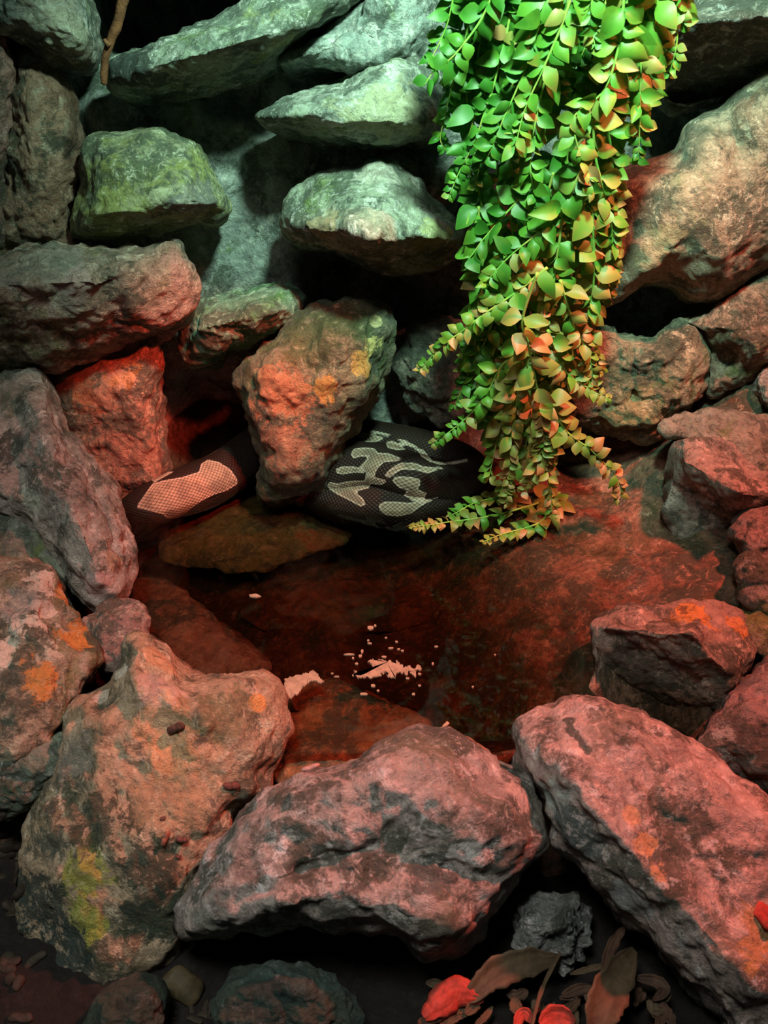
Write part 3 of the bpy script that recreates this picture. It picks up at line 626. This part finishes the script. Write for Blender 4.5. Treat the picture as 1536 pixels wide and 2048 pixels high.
at = b.n('ShaderNodeAttribute', attribute_name='marking'); uvn = b.n('ShaderNodeUVMap', uv_map='along')
sx = b.n('ShaderNodeSeparateXYZ'); b.l(uvn.outputs[0], sx.inputs[0])
u = b.math('MULTIPLY', sx.outputs[0], math.pi / 0.0062); w = b.math('MULTIPLY', sx.outputs[1], math.pi * 38)
s1 = b.math('ABSOLUTE', b.math('SINE', b.math('ADD', u, w))); s2 = b.math('ABSOLUTE', b.math('SINE', b.math('SUBTRACT', u, w)))
sc = b.math('POWER', b.math('MULTIPLY', s1, s2), 0.5)
tcn = b.n('ShaderNodeTexCoord'); nz = b.noise(tcn.outputs['Object'], 45, 4, 0.6)
inside = b.step(at.outputs['Fac'], -0.8, 0.8); rim = b.math('SUBTRACT', 1.0, b.step(at.outputs['Fac'], 1.2, 4.0))
tanc = b.mix(b.step(nz, 0.35, 0.65), (0.14, 0.11, 0.078), (0.25, 0.195, 0.135))
tanc = b.mix(b.math('MULTIPLY', rim, 0.8), tanc, (0.36, 0.31, 0.24))
col = b.mix(inside, (0.014, 0.009, 0.007), tanc)
col = b.mix(b.math('MULTIPLY', b.math('SUBTRACT', 1.0, b.step(sc, 0.15, 0.6)), 0.75), col, (0.014, 0.009, 0.007))
bs = b.n('ShaderNodeBsdfPrincipled'); b.l(col, bs.inputs['Base Color']); bs.inputs['Roughness'].default_value = 0.48; bs.inputs['Specular IOR Level'].default_value = 0.12
bp = b.n('ShaderNodeBump'); bp.inputs['Strength'].default_value = 0.55; bp.inputs['Distance'].default_value = 0.002
b.l(sc, bp.inputs['Height']); b.l(bp.outputs[0], bs.inputs['Normal'])
out = b.n('ShaderNodeOutputMaterial'); b.l(bs.outputs[0], out.inputs[0])
snake = link_mesh('snake', V, faces, [m], origin=path[NS // 2] * np.array([1, 1, 0]))
me = snake.data
atr = me.attributes.new('marking', 'FLOAT', 'POINT'); atr.data.foreach_set('value', sd.astype(np.float32))
uvl = me.uv_layers.new(name='along')
uu = np.zeros((len(me.loops), 2), np.float32); li = np.empty(len(me.loops), np.int32); me.loops.foreach_get('vertex_index', li)
uu[:, 0] = slen[li // NA]; uu[:, 1] = (li % NA) / NA
wrap = 0
for f in me.polygons:
    if len(f.vertices) == 4:
        ks = list(f.loop_indices); vs_ = uu[ks, 1]
        if vs_.max() - vs_.min() > 0.5:
            for k in ks:
                if uu[k, 1] < 0.5: uu[k, 1] += 1.0
uvl.data.foreach_set('uv', uu.ravel())
tag(snake, 'coiled brown snake with pale-edged blotches, half under water behind the centre rock', 'snake')

# ------------------------------------------------------------------ hanging plant
rng = random.Random(5)
m, nt = new_mat('leaf_green'); b = NB(nt)
at = b.n('ShaderNodeAttribute', attribute_name='tint'); tcn = b.n('ShaderNodeTexCoord')
nz = b.noise(tcn.outputs['Object'], 70, 3, 0.6)
f = b.math('ADD', at.outputs['Fac'], b.math('MULTIPLY', b.math('SUBTRACT', nz, 0.5), 0.5))
col = b.mix(b.step(f, 0.0, 0.5), (0.030, 0.155, 0.012), (0.10, 0.28, 0.024))
col = b.mix(b.step(f, 0.45, 0.8), col, (0.24, 0.25, 0.05))
col = b.mix(b.step(f, 0.78, 1.1), col, (0.36, 0.21, 0.075))
bs = b.n('ShaderNodeBsdfPrincipled'); b.l(col, bs.inputs['Base Color']); bs.inputs['Roughness'].default_value = 0.5
tl = b.n('ShaderNodeBsdfTranslucent'); b.l(col, tl.inputs[0])
mx = b.n('ShaderNodeMixShader'); mx.inputs[0].default_value = 0.28; b.l(bs.outputs[0], mx.inputs[1]); b.l(tl.outputs[0], mx.inputs[2])
out = b.n('ShaderNodeOutputMaterial'); b.l(mx.outputs[0], out.inputs[0])
LEAFM = m
STEMM = plain_mat('stem_green', (0.16, 0.42, 0.06), (0.30, 0.34, 0.07), 0.5, 30)
LT = np.array([0, 0.10, 0.22, 0.38, 0.55, 0.72, 0.88, 1.0])


def leaf_geo(base, d, nv, L, wd, curl, cup, skew, tint):
    """one obovate leaf: stalk end at base, blade along d, face normal nv"""
    s = np.cross(d, nv); s /= np.linalg.norm(s)
    hw = np.array([0.03, 0.16, 0.38, 0.50, 0.47, 0.34, 0.17, 0.02]) * wd
    pts = []; tn = []
    for t, h in zip(LT, hw):
        mid = base + d * (L * t) + nv * (L * (0.16 * math.sin(t * 3.0) - curl * t * t)) + s * (skew * L * t * t)
        for k in (-1, -0.5, 0, 0.5, 1):
            pts.append(mid + s * (h * k) + nv * (cup * h * k * k)); tn.append(tint + 0.30 * max(0, t - 0.45) * (1 if tint > 0.2 else 0.35) + 0.08 * abs(k))
    fc = [(j * 5 + i, j * 5 + i + 1, (j + 1) * 5 + i + 1, (j + 1) * 5 + i) for j in range(len(LT) - 1) for i in range(4)]
    return pts, fc, tn


def tube(path, r0, r1, k=6):
    n = len(path); t = np.gradient(path, axis=0); t /= np.linalg.norm(t, axis=1)[:, None] + 1e-12
    ref = np.array([0.31, 1.0, 0.17]); s = np.cross(t, ref); s /= np.linalg.norm(s, axis=1)[:, None]; uq = np.cross(s, t)
    r = np.linspace(r0, r1, n); a = np.linspace(0, 2 * math.pi, k, endpoint=False)
    v = path[:, None] + r[:, None, None] * (np.cos(a)[None, :, None] * s[:, None] + np.sin(a)[None, :, None] * uq[:, None])
    fc = [(j * k + i, j * k + (i + 1) % k, (j + 1) * k + (i + 1) % k, (j + 1) * k + i) for j in range(n - 1) for i in range(k)]
    fc += [tuple(range(k))[::-1], tuple((n - 1) * k + i for i in range(k))]
    return v.reshape(-1, 3), fc


plant = bpy.data.objects.new('hanging_plant', None); COL.objects.link(plant)
plant.location = P(1120, -60, D_at_y(-60, -0.12)); plant.empty_display_size = 0.05
tag(plant, 'bright green trailing plant with small rounded leaves hanging over the rock wall into the pool', 'plant')


def frond(pts, y0, y1, size, tint, size_tip=0.30, bare=0.0, water=False):
    tint = tint + 0.12 * (np.mean([q[1] for q in pts]) > 560) + 0.12 * (np.mean([q[1] for q in pts]) > 760)  # lower fronds oranger: own colour plus red lamp light in the tint
    n = 40
    pq = spline(pts, n); t = np.linspace(0, 1, n)
    yy = y0 + (y1 - y0) * t
    D = D_at_y(pq[:, 1], yy); D = np.minimum(D, D_at_z(pq[:, 1], 0.004))
    if water: D = D_at_z(pq[:, 1], 0.006 - 0.004 * t)
    path = P(pq[:, 0], pq[:, 1], D)
    path = path + 0.004 * np.stack([fract(path, 14, 2, rng.random() * 50) for _ in range(3)], 1) * t[:, None]
    v, fc = tube(path, 0.0022, 0.0007)
    st = link_mesh('frond', v, fc, [STEMM], parent=plant, origin=path[0])
    s = np.r_[0, np.cumsum(np.linalg.norm(np.diff(path, axis=0), axis=1))]
    tg = np.gradient(path, axis=0); tg /= np.linalg.norm(tg, axis=1)[:, None] + 1e-12
    V, F, T = [], [], []
    pos = s[-1] * bare + 0.004; side = rng.choice([-1, 1])
    while pos < s[-1]:
        u = pos / s[-1]
        sz = size / FPX * 1.5 * (1 - (1 - size_tip) * u ** 1.3) * rng.uniform(0.8, 1.18)
        bpt = np.array([np.interp(pos, s, path[:, k]) for k in range(3)]); tt = np.array([np.interp(pos, s, tg[:, k]) for k in range(3)]); tt /= np.linalg.norm(tt)
        view = CAM - bpt; view /= np.linalg.norm(view)
        if water: view = np.array([0, -0.15, 1.0])
        nv = view + np.array([rng.gauss(0, 0.42), rng.gauss(0, 0.25), rng.gauss(0.28, 0.35)])
        sv = np.cross(tt, nv); sv /= np.linalg.norm(sv)
        for sd_ in (side, -side):
            if rng.random() < 0.06: continue
            d = sd_ * sv * rng.uniform(0.75, 1.0) + tt * rng.uniform(0.1, 0.75) + np.array([0, 0, -0.12])
            d /= np.linalg.norm(d)
            nn = nv - d * (nv @ d); nn /= np.linalg.norm(nn)
            p, f_, tn = leaf_geo(bpt, d, nn, sz * rng.uniform(0.9, 1.3), sz * rng.uniform(0.64, 0.92), rng.uniform(-0.25, 0.45), rng.uniform(-0.5, 0.6), rng.uniform(-0.35, 0.35),
                                 float(np.clip(tint + rng.gauss(0, 0.14) + (0.45 if rng.random() < 0.07 + 0.12 * tint else 0), 0, 1.1)))
            o_ = len(V); V += p; F += [tuple(i + o_ for i in g) for g in f_]; T += tn
        side = -side
        pos += sz * rng.uniform(0.55, 0.72)
    if F:
        lv = link_mesh('leaves', V, F, [LEAFM])
        a = lv.data.attributes.new('tint', 'FLOAT', 'POINT'); a.data.foreach_set('value', np.array(T, np.float32))
        lv.parent = st
        lv.matrix_parent_inverse.identity(); lv.location = -np.array(path[0])
    return st


# traced fronds: outline points, start and end distance, leaf size, tint
FR = [
    ([(1010, -80), (972, 20), (910, 105), (868, 140), (848, 170)], -.16, -.17, 52, 0.05, .5),
    ([(900, -80), (905, 0), (885, 70), (858, 130)], -.12, -.12, 40, 0.05, .5),
    ([(960, -80), (935, 60), (900, 180), (880, 270), (893, 300)], -.12, -.12, 40, 0.0, .4),
    ([(1040, -60), (1000, 120), (960, 250), (930, 325), (897, 398)], -.14, -.13, 42, 0.05, .35),
    ([(1060, -60), (1040, 80), (1020, 190), (975, 280), (950, 375)], -.15, -.14, 42, 0.05, .35),
    ([(1110, -60), (1075, 60), (1045, 150), (1000, 250), (965, 330)], -.17, -.17, 50, 0.08, .5),
    ([(1160, -60), (1120, 60), (1080, 150), (1045, 230), (1025, 300)], -.18, -.18, 48, 0.35, .5),
    ([(1190, -80), (1182, 0), (1180, 60), (1190, 105)], -.19, -.19, 34, 0.3, .5),
    ([(1250, -80), (1242, 60), (1212, 175), (1158, 222), (1148, 250), (1162, 310), (1190, 390)], -.19, -.20, 50, 0.45, .45),
    ([(1262, -80), (1260, 40), (1278, 110), (1280, 220), (1277, 328)], -.18, -.17, 56, 0.22, .3),
    ([(1320, -80), (1310, 50), (1305, 130), (1292, 200), (1268, 290)], -.17, -.16, 48, 0.45, .4),
    ([(1335, -80), (1352, 30), (1350, 90), (1340, 148)], -.15, -.15, 42, 0.5, .35),
    ([(1360, -80), (1366, -10), (1362, 40)], -.15, -.15, 44, 0.35, .6),
    ([(1225, 100), (1212, 210), (1222, 300), (1230, 420), (1218, 540), (1205, 610)], -.17, -.15, 46, 0.5, .35),
    ([(1185, 240), (1192, 320), (1212, 400), (1228, 500), (1222, 590)], -.19, -.16, 44, 0.55, .35),
    ([(1120, 60), (1085, 180), (1062, 290), (1066, 380), (1085, 440)], -.16, -.17, 44, 0.3, .5),
    ([(1165, 330), (1130, 410), (1075, 465), (1010, 520), (955, 580)], -.19, -.18, 50, 0.25, .5),
    ([(1075, 360), (1010, 430), (965, 480), (935, 520)], -.16, -.15, 46, 0.02, .7),
    ([(1095, 535), (1025, 590), (950, 640), (885, 690), (832, 745)], -.19, -.18, 42, 0.35, .3),
    ([(1075, 545), (1045, 640), (1057, 700), (1075, 780), (1088, 860), (1082, 930)], -.23, -.20, 58, 0.62, .3, .2),
    ([(1125, 430), (1112, 540), (1100, 620), (1092, 710)], -.18, -.18, 44, 0.4, .5),
    ([(1185, 420), (1188, 540), (1182, 620), (1190, 690), (1205, 740)], -.18, -.16, 46, 0.38, .35),
    ([(1120, 560), (1145, 640), (1175, 700), (1188, 770)], -.19, -.17, 42, 0.5, .35),
    ([(1095, 660), (1130, 740), (1175, 775), (1222, 797)], -.19, -.17, 46, 0.45, .3),
    ([(1060, 690), (1005, 730), (975, 785), (930, 838), (865, 888)], -.18, -.16, 46, 0.15, .3),
    ([(1010, 560), (975, 670), (938, 750), (905, 820)], -.15, -.13, 40, 0.08, .4),
    ([(1045, 720), (1030, 820), (1020, 910), (1014, 1008)], -.19, -.18, 42, 0.48, .3),
    ([(1085, 860), (1078, 920), (1062, 960), (1045, 985)], -.20, -.20, 36, 0.45, .4),
    ([(1085, 830), (1093, 920), (1100, 980), (1104, 1030)], -.20, -.20, 40, 0.42, .4),
    ([(1095, 790), (1130, 860), (1185, 905), (1222, 945), (1242, 985), (1226, 1000)], -.20, -.20, 46, 0.5, .3),
    ([(1120, 985), (1065, 1010), (960, 1035), (818, 1057)], 0, 0, 42, 0.42, .3, 0, True),
    ([(1112, 1000), (1085, 1040), (1030, 1062), (962, 1084)], 0, 0, 42, 0.35, .3, 0, True),
    ([(1030, 985), (955, 1005), (898, 1032)], 0, 0, 34, 0.3, .4, 0, True),
    ([(1000, 640), (955, 700), (915, 760)], -.13, -.12, 38, 0.1, .5),
    ([(1020, 790), (995, 880), (975, 960)], -.14, -.14, 42, 0.25, .5),
    ([(975, 580), (955, 650), (925, 720)], -.12, -.12, 40, 0.02, .5),
    ([(1060, 900), (1020, 950), (1000, 985)], -.16, -.16, 36, 0.3, .5),
    ([(1130, 640), (1110, 740), (1100, 820), (1120, 880)], -.15, -.15, 46, 0.35, .5),
]
for a in FR:
    frond(*a)
# the thick growth behind them
lo = lambda y: np.interp(y, [0, 150, 300, 450, 600, 800, 950], [885, 880, 900, 950, 945, 950, 1000])
hi = lambda y: np.interp(y, [0, 150, 300, 450, 600, 800, 950], [1350, 1310, 1250, 1225, 1200, 1150, 1100])
for k in range(64):
    ys = [-60, -60, -40, 60, 140, 230, 330, 430, 520, 620, 700][k % 11] + rng.uniform(-30, 30)
    L = rng.uniform(170, 280); ye = min(ys + L, 960)
    f0 = rng.uniform(0.04, 0.96); f1 = min(0.97, max(0.03, f0 + rng.uniform(-0.16, 0.10)))
    p = []
    for t in (0, 0.33, 0.66, 1):
        y = ys + (ye - ys) * t; ff = f0 + (f1 - f0) * t
        p.append((lo(y) + (hi(y) - lo(y)) * ff + rng.uniform(-12, 12), y))
    right = (p[-1][0] - lo(ye)) / (hi(ye) - lo(ye))
    y0 = rng.uniform(-0.14, -0.07)
    frond(p, y0, y0 + 0.01, rng.uniform(38, 52), float(np.clip(-0.05 + 0.45 * right + 0.15 * (ys > 350) + rng.gauss(0, 0.1), 0, 0.7)), .5)  # tint grows rightwards, part leaf colour, part painted red lamp light

# ------------------------------------------------------------------ twig
TW = plain_mat('twig_bark', (0.24, 0.10, 0.045), (0.12, 0.05, 0.025), 0.7, 80, 0.6)
tp = spline([(262, -90), (246, 0), (232, 55), (218, 92), (209, 130), (208, 168)], 60)
pth = P(tp[:, 0], tp[:, 1], D_at_y(tp[:, 1], -0.055) - 0.0)
v, fc = tube(pth, 0.0085, 0.0045, 12)
v = v + 0.0012 * np.stack([fract(v, 60, 2, 3), fract(v, 60, 2, 4), fract(v, 60, 2, 5)], 1)
twig = tag(link_mesh('twig', v, fc, [TW], origin=pth[-1]), 'thin reddish brown twig hanging against the slanting pale slab', 'twig')
tn = spline([(219, 92), (212, 84), (208, 78)], 8); v, fc = tube(P(tn[:, 0], tn[:, 1], D_at_y(tn[:, 1], -0.062)), 0.004, 0.002, 8)
link_mesh('side_shoot', v, fc, [TW], parent=twig, origin=v.mean(0))

# ------------------------------------------------------------------ floating scum and flakes on the water
SCUM = plain_mat('cream_scum', (0.36, 0.29, 0.20), (0.24, 0.19, 0.13), 0.7, 110, 0.4)


def film(name, label, pts, z=0.0015, group=None, cat='scum', n=60, rough=3.0):
    ol = smooth_loop(pts, n) if n > 20 else np.asarray(pts, float)
    ol = ol + rough * np.stack([[mn.fractal(Vector((x * 0.13, y * 0.13, 7.0)), 0.7, 2, 5) for x, y in ol], [mn.fractal(Vector((x * 0.13, y * 0.13, 27.0)), 0.7, 2, 5) for x, y in ol]], 1)
    top = P(ol[:, 0], ol[:, 1], D_at_z(ol[:, 1], z)); bot = top - [0, 0, 0.0022]
    k = len(ol); V = np.vstack([top, bot])
    fc = [tuple(range(k)), tuple(range(2 * k - 1, k - 1, -1))] + [(i, k + i, k + (i + 1) % k, (i + 1) % k) for i in range(k)]
    return tag(link_mesh(name, V, fc, [SCUM], smooth=False, origin=top.mean(0)), label, cat, group)


Cz = lambda L: [(600 + x / 2.56, 1200 + y / 2.56) for x, y in L]
film('floating_scum', 'largest ragged cream patch of scum floating in the pool', Cz([(345, 310), (395, 304), (440, 305), (500, 320), (545, 335), (575, 345), (600, 338), (607, 362), (590, 378), (560, 372), (535, 380), (510, 366), (495, 376), (480, 400), (458, 388), (450, 372), (420, 366), (400, 388), (360, 396), (320, 400), (295, 388), (262, 376), (280, 362), (310, 372), (340, 374), (365, 352), (372, 334)]), n=260, rough=6.5)
film('floating_scum', 'cream scum caught on the tip of the orange sunken stone', [(570, 1362), (590, 1352), (612, 1346), (630, 1342), (637, 1352), (646, 1364), (626, 1360), (612, 1368), (600, 1382), (588, 1392), (574, 1396), (570, 1380)], z=0.004, n=160, rough=4.0)
FL = [(360, 140, 22, 12), (318, 262, 9, 11), (250, 277, 30, 4), (308, 285, 10, 8), (350, 205, 7, 5), (356, 220, 12, 5), (290, 325, 12, 6), (430, 290, 14, 6), (698, 237, 11, 4), (680, 325, 7, 7), (998, 279, 7, 4), (375, 437, 14, 9),
      (325, 480, 24, 8), (188, 390, 14, 4), (165, 374, 10, 3), (612, 436, 8, 5), (582, 480, 10, 6), (552, 400, 12, 5), (495, 212, 8, 5), (465, 245, 18, 4), (525, 258, 10, 5), (440, 192, 8, 4), (612, 376, 9, 5), (885, 443, 5, 5), (400, 462, 8, 5), (505, 250, 9, 4), (385, 130, 7, 6), (272, 296, 6, 5)]
for x, y, w, h in FL:
    k = rng.randint(5, 7); a0 = rng.random() * 6
    film('floating_flake', 'small cream flake floating near the largest scum patch', Cz([(x + w * math.cos(a0 + i * 6.283 / k) * rng.uniform(.7, 1.1), y + h * math.sin(a0 + i * 6.283 / k) * rng.uniform(.7, 1.1)) for i in range(k)]), group='cream flakes floating on the pool', cat='flake', n=16, rough=0.6)
film('floating_flake', 'pale thin flake floating alone in the middle of the pool', [(498, 1189), (512, 1187), (522, 1192), (512, 1195), (500, 1193)], n=20, rough=0.5, cat='flake')
film('floating_flake', 'slanted pale straw floating behind the middle front boulder', [(884, 1452), (894, 1442), (899, 1446), (888, 1456)], n=20, rough=0.3, cat='flake')

# ------------------------------------------------------------------ bark bits lying on the rocks
bpy.context.view_layer.update()
DG = bpy.context.evaluated_depsgraph_get()


def hit(px, py):
    d = P(px, py, 1.0) - CAM; d /= np.linalg.norm(d)
    ok, loc, nr, *_ = SC.ray_cast(DG, Vector(CAM), Vector(d))
    return np.array(loc), np.array(nr)


CHIP = plain_mat('bark_chip', (0.11, 0.045, 0.035), (0.05, 0.025, 0.02), 0.6, 120, 0.6)
REDCHIP = plain_mat('red_chip', (0.36, 0.045, 0.03), (0.20, 0.03, 0.02), 0.6, 90, 0.5)


def chip(label, px, py, lp, wp, angle, mat=CHIP, name='bark_chip', cat='bark chip', group=None, flat=0.7):
    loc, nr = hit(px, py)
    D = (loc - CAM) @ FW
    dirs = math.cos(angle) * RT - math.sin(angle) * UP
    a = dirs - nr * (dirs @ nr); a /= np.linalg.norm(a); c = np.cross(nr, a)
    L, Wd = lp * D / FPX / 2, wp * D / FPX / 2
    V = []; F = []
    nu, nv_ = 12, 14
    for i in range(nu + 1):
        x = -1 + 2 * i / nu
        r = (1 - abs(x) ** 5) ** 0.5 if abs(x) < 1 else 0.0
        r = max(r, 0.02)
        for j in range(nv_):
            th = 2 * math.pi * j / nv_
            V.append(loc + nr * Wd * 0.55 * flat + a * L * x + (c * math.cos(th) * Wd + nr * math.sin(th) * Wd * flat) * r)
    for i in range(nu):
        for j in range(nv_):
            F.append((i * nv_ + j, i * nv_ + (j + 1) % nv_, (i + 1) * nv_ + (j + 1) % nv_, (i + 1) * nv_ + j))
    F += [tuple(range(nv_))[::-1], tuple(nu * nv_ + j for j in range(nv_))]
    V = np.array(V); V = V + Wd * 0.28 * np.stack([fract(V, 0.6 / Wd, 3, 3 + px), fract(V, 0.6 / Wd, 3, 4 + px), fract(V, 0.6 / Wd, 3, 5 + px)], 1)
    return tag(link_mesh(name, V, F, [mat], origin=loc), label, cat, group)


chip('biggest dark brown bark chip, near the top of the front left boulder', 352, 1454, 42, 17, math.radians(-30))
chip('dark oval bark chip on the front left boulder, close to the middle front boulder', 461, 1572, 38, 15, math.radians(2))
chip('short dark bark crumb beside a slim reddish sliver on the front left boulder', 363, 1678, 24, 15, math.radians(25))
chip('slim reddish sliver standing slanted on the front left boulder', 330, 1676, 36, 11, math.radians(-70), mat=plain_mat('sliver_red', (0.30, 0.12, 0.08), (0.2, 0.08, 0.05)))
chip('tiny dark crumb just above the slim reddish sliver', 326, 1638, 14, 9, math.radians(-30))
chip('tiny dark crumb lowest on the front left boulder', 357, 1714, 11, 8, 0.2)
chip('bright red chip at the right edge on the long salmon pink boulder', 1526, 1830, 60, 34, math.radians(65), mat=REDCHIP, name='red_chip', cat='chip', flat=0.4)
chip('reddish bark sliver in the gap left of the long salmon pink boulder', 1010, 1532, 44, 12, math.radians(15), mat=plain_mat('sliver_pink', (0.36, 0.17, 0.13), (0.22, 0.10, 0.08)))
chip('small pink pebble in the gap behind the middle front boulder', 622, 1538, 40, 16, math.radians(-8), mat=plain_mat('pebble_pink', (0.40, 0.24, 0.22), (0.3, 0.18, 0.16)), name='pebble', cat='pebble')

# ------------------------------------------------------------------ dry litter in front of the rocks
LIT = [plain_mat('dry_leaf_tan', (0.085, 0.06, 0.035), (0.05, 0.035, 0.02), 0.65, 40), plain_mat('dry_leaf_brown', (0.065, 0.036, 0.022), (0.035, 0.02, 0.014), 0.65, 40), REDCHIP]


def strip(name, label, pts, wid, mat, cat, z=-0.165, cup=0.35, lift=0.0, group=None):
    pq = spline(pts, 26); t = np.linspace(0, 1, 26)
    zz = z + lift * np.sin(t * math.pi)
    c = P(pq[:, 0], pq[:, 1], D_at_z(pq[:, 1], zz))
    tg = np.gradient(c, axis=0); tg /= np.linalg.norm(tg, axis=1)[:, None] + 1e-12
    nv = UP * 0.3 - FW; nv = nv / np.linalg.norm(nv)
    s = np.cross(tg, nv); s /= np.linalg.norm(s, axis=1)[:, None]
    w = wid / FPX * 1.22 / 2 * (np.sin(np.clip(t * 0.94 + 0.04, 0, 1) * math.pi) ** 0.6)
    w = w * (1 + 0.25 * np.array([mn.fractal(Vector((k * 0.35, pts[0][0], 0)), 1, 2, 2) for k in range(26)]))
    V = []
    for sgn in (0, 1):
        for k in np.linspace(-1, 1, 9):
            V.append(c + s * (w * k)[:, None] + nv * (cup * w * (k * k))[:, None] + nv * (0.0025 * np.sin(k * 9 + t * 5))[:, None] * 0.5 - nv * 0.0012 * sgn)
    V = np.array(V); nk = 9; G = V.reshape(2, nk, 26, 3)
    idx = lambda sg, k, i: (sg * nk + k) * 26 + i
    F = []
    for sg in (0, 1):
        for k in range(nk - 1):
            for i in range(25):
                q = (idx(sg, k, i), idx(sg, k, i + 1), idx(sg, k + 1, i + 1), idx(sg, k + 1, i)); F.append(q if sg else q[::-1])
    for i in range(25):
        F.append((idx(0, 0, i), idx(0, 0, i + 1), idx(1, 0, i + 1), idx(1, 0, i))); F.append((idx(0, 8, i), idx(1, 8, i), idx(1, 8, i + 1), idx(0, 8, i + 1)))
    return tag(link_mesh(name, V.reshape(-1, 3), F, [mat], origin=c[13]), label, cat, group)


strip('dry_leaf', 'broad tan dry leaf lying below the crinkled stone', [(935, 2000), (985, 1950), (1050, 1925), (1120, 1918)], 62, LIT[0], 'leaf', z=-0.15, lift=0.02)
strip('dry_leaf', 'tall folded tan leaf blade standing beside the long salmon pink boulder', [(1190, 2075), (1205, 2010), (1235, 1950), (1268, 1898)], 76, LIT[0], 'leaf', z=-0.13, lift=0.02, cup=0.6)
strip('dry_leaf', 'narrow brown leaf stalk above the tall folded leaf blade', [(1205, 1945), (1218, 1905), (1230, 1880), (1250, 1852)], 24, LIT[1], 'leaf', z=-0.125)
strip('dry_leaf', 'thin pale straw curving between the broad leaf and the tall leaf blade', [(1140, 1948), (1180, 1938), (1212, 1928), (1225, 1912)], 14, LIT[0], 'straw', z=-0.14)
strip('dry_leaf', 'long thin grass blade crossing the broad tan leaf', [(1060, 2070), (1080, 1990), (1112, 1920), (1145, 1870)], 9, LIT[0], 'straw', z=-0.135)
strip('dry_leaf', 'brown curled leaf at the foot of the long salmon pink boulder', [(1270, 1955), (1310, 1962), (1328, 1980), (1305, 2000)], 26, LIT[1], 'leaf', z=-0.15)
strip('red_leaf', 'bright red crumpled leaf at the bottom of the photo', [(848, 2035), (885, 2005), (915, 1985), (968, 1998)], 62, REDCHIP, 'leaf', z=-0.15, cup=-0.3, lift=0.01)
strip('red_leaf', 'small red leaf cut by the bottom edge below the tall leaf blade', [(1080, 2050), (1110, 2032), (1150, 2045)], 46, REDCHIP, 'leaf', z=-0.15)
strip('red_leaf', 'slim red leaf scrap between the two larger red leaves', [(1030, 2060), (1045, 2025), (1068, 2048)], 22, REDCHIP, 'leaf', z=-0.15)
for k in range(26):
    x = rng.uniform(860, 1340); y = rng.uniform(1965, 2055)
    if x > 1290: y = rng.uniform(2000, 2055)
    a = rng.uniform(-1.4, 1.4) ; L = rng.uniform(30, 80)
    strip('litter_scrap', 'brown scrap of dry leaf in the litter at the bottom of the photo', [(x - L / 2 * math.cos(a), y - L / 2 * math.sin(a)), (x, y + rng.uniform(-8, 8)), (x + L / 2 * math.cos(a), y + L / 2 * math.sin(a))], rng.uniform(10, 28), LIT[k % 2], 'scrap', z=rng.uniform(-0.172, -0.155), group='leaf scraps at the bottom')
WC = plain_mat('wood_chip', (0.03, 0.024, 0.017), (0.015, 0.012, 0.009), 0.7, 60)  # chip colour darkened in place of the boulder's shadow
for k in range(22):
    x = rng.uniform(-20, 70); y = rng.uniform(1600, 2040)
    chip('dark wood chip in the black mulch left of the front left boulder', x, y, rng.uniform(26, 60), rng.uniform(14, 26), rng.uniform(-1.5, 1.5), mat=WC, name='wood_chip', cat='wood chip', group='wood chips left of the boulder', flat=0.4)
chip('dull yellowish square wood block under the middle front boulder', 362, 1972, 86, 62, math.radians(35), mat=plain_mat('block_wood', (0.06, 0.048, 0.024), (0.035, 0.028, 0.015)), name='wood_block', cat='wood block', flat=0.5)
for k in range(9):
    x = rng.uniform(320, 420); y = rng.uniform(2005, 2045)
    chip('dark wood chip scattered between the two bottom stones', x, y, rng.uniform(24, 46), rng.uniform(10, 20), rng.uniform(-1.5, 1.5), mat=WC, name='wood_chip', cat='wood chip', group='wood chips between the bottom stones', flat=0.4)
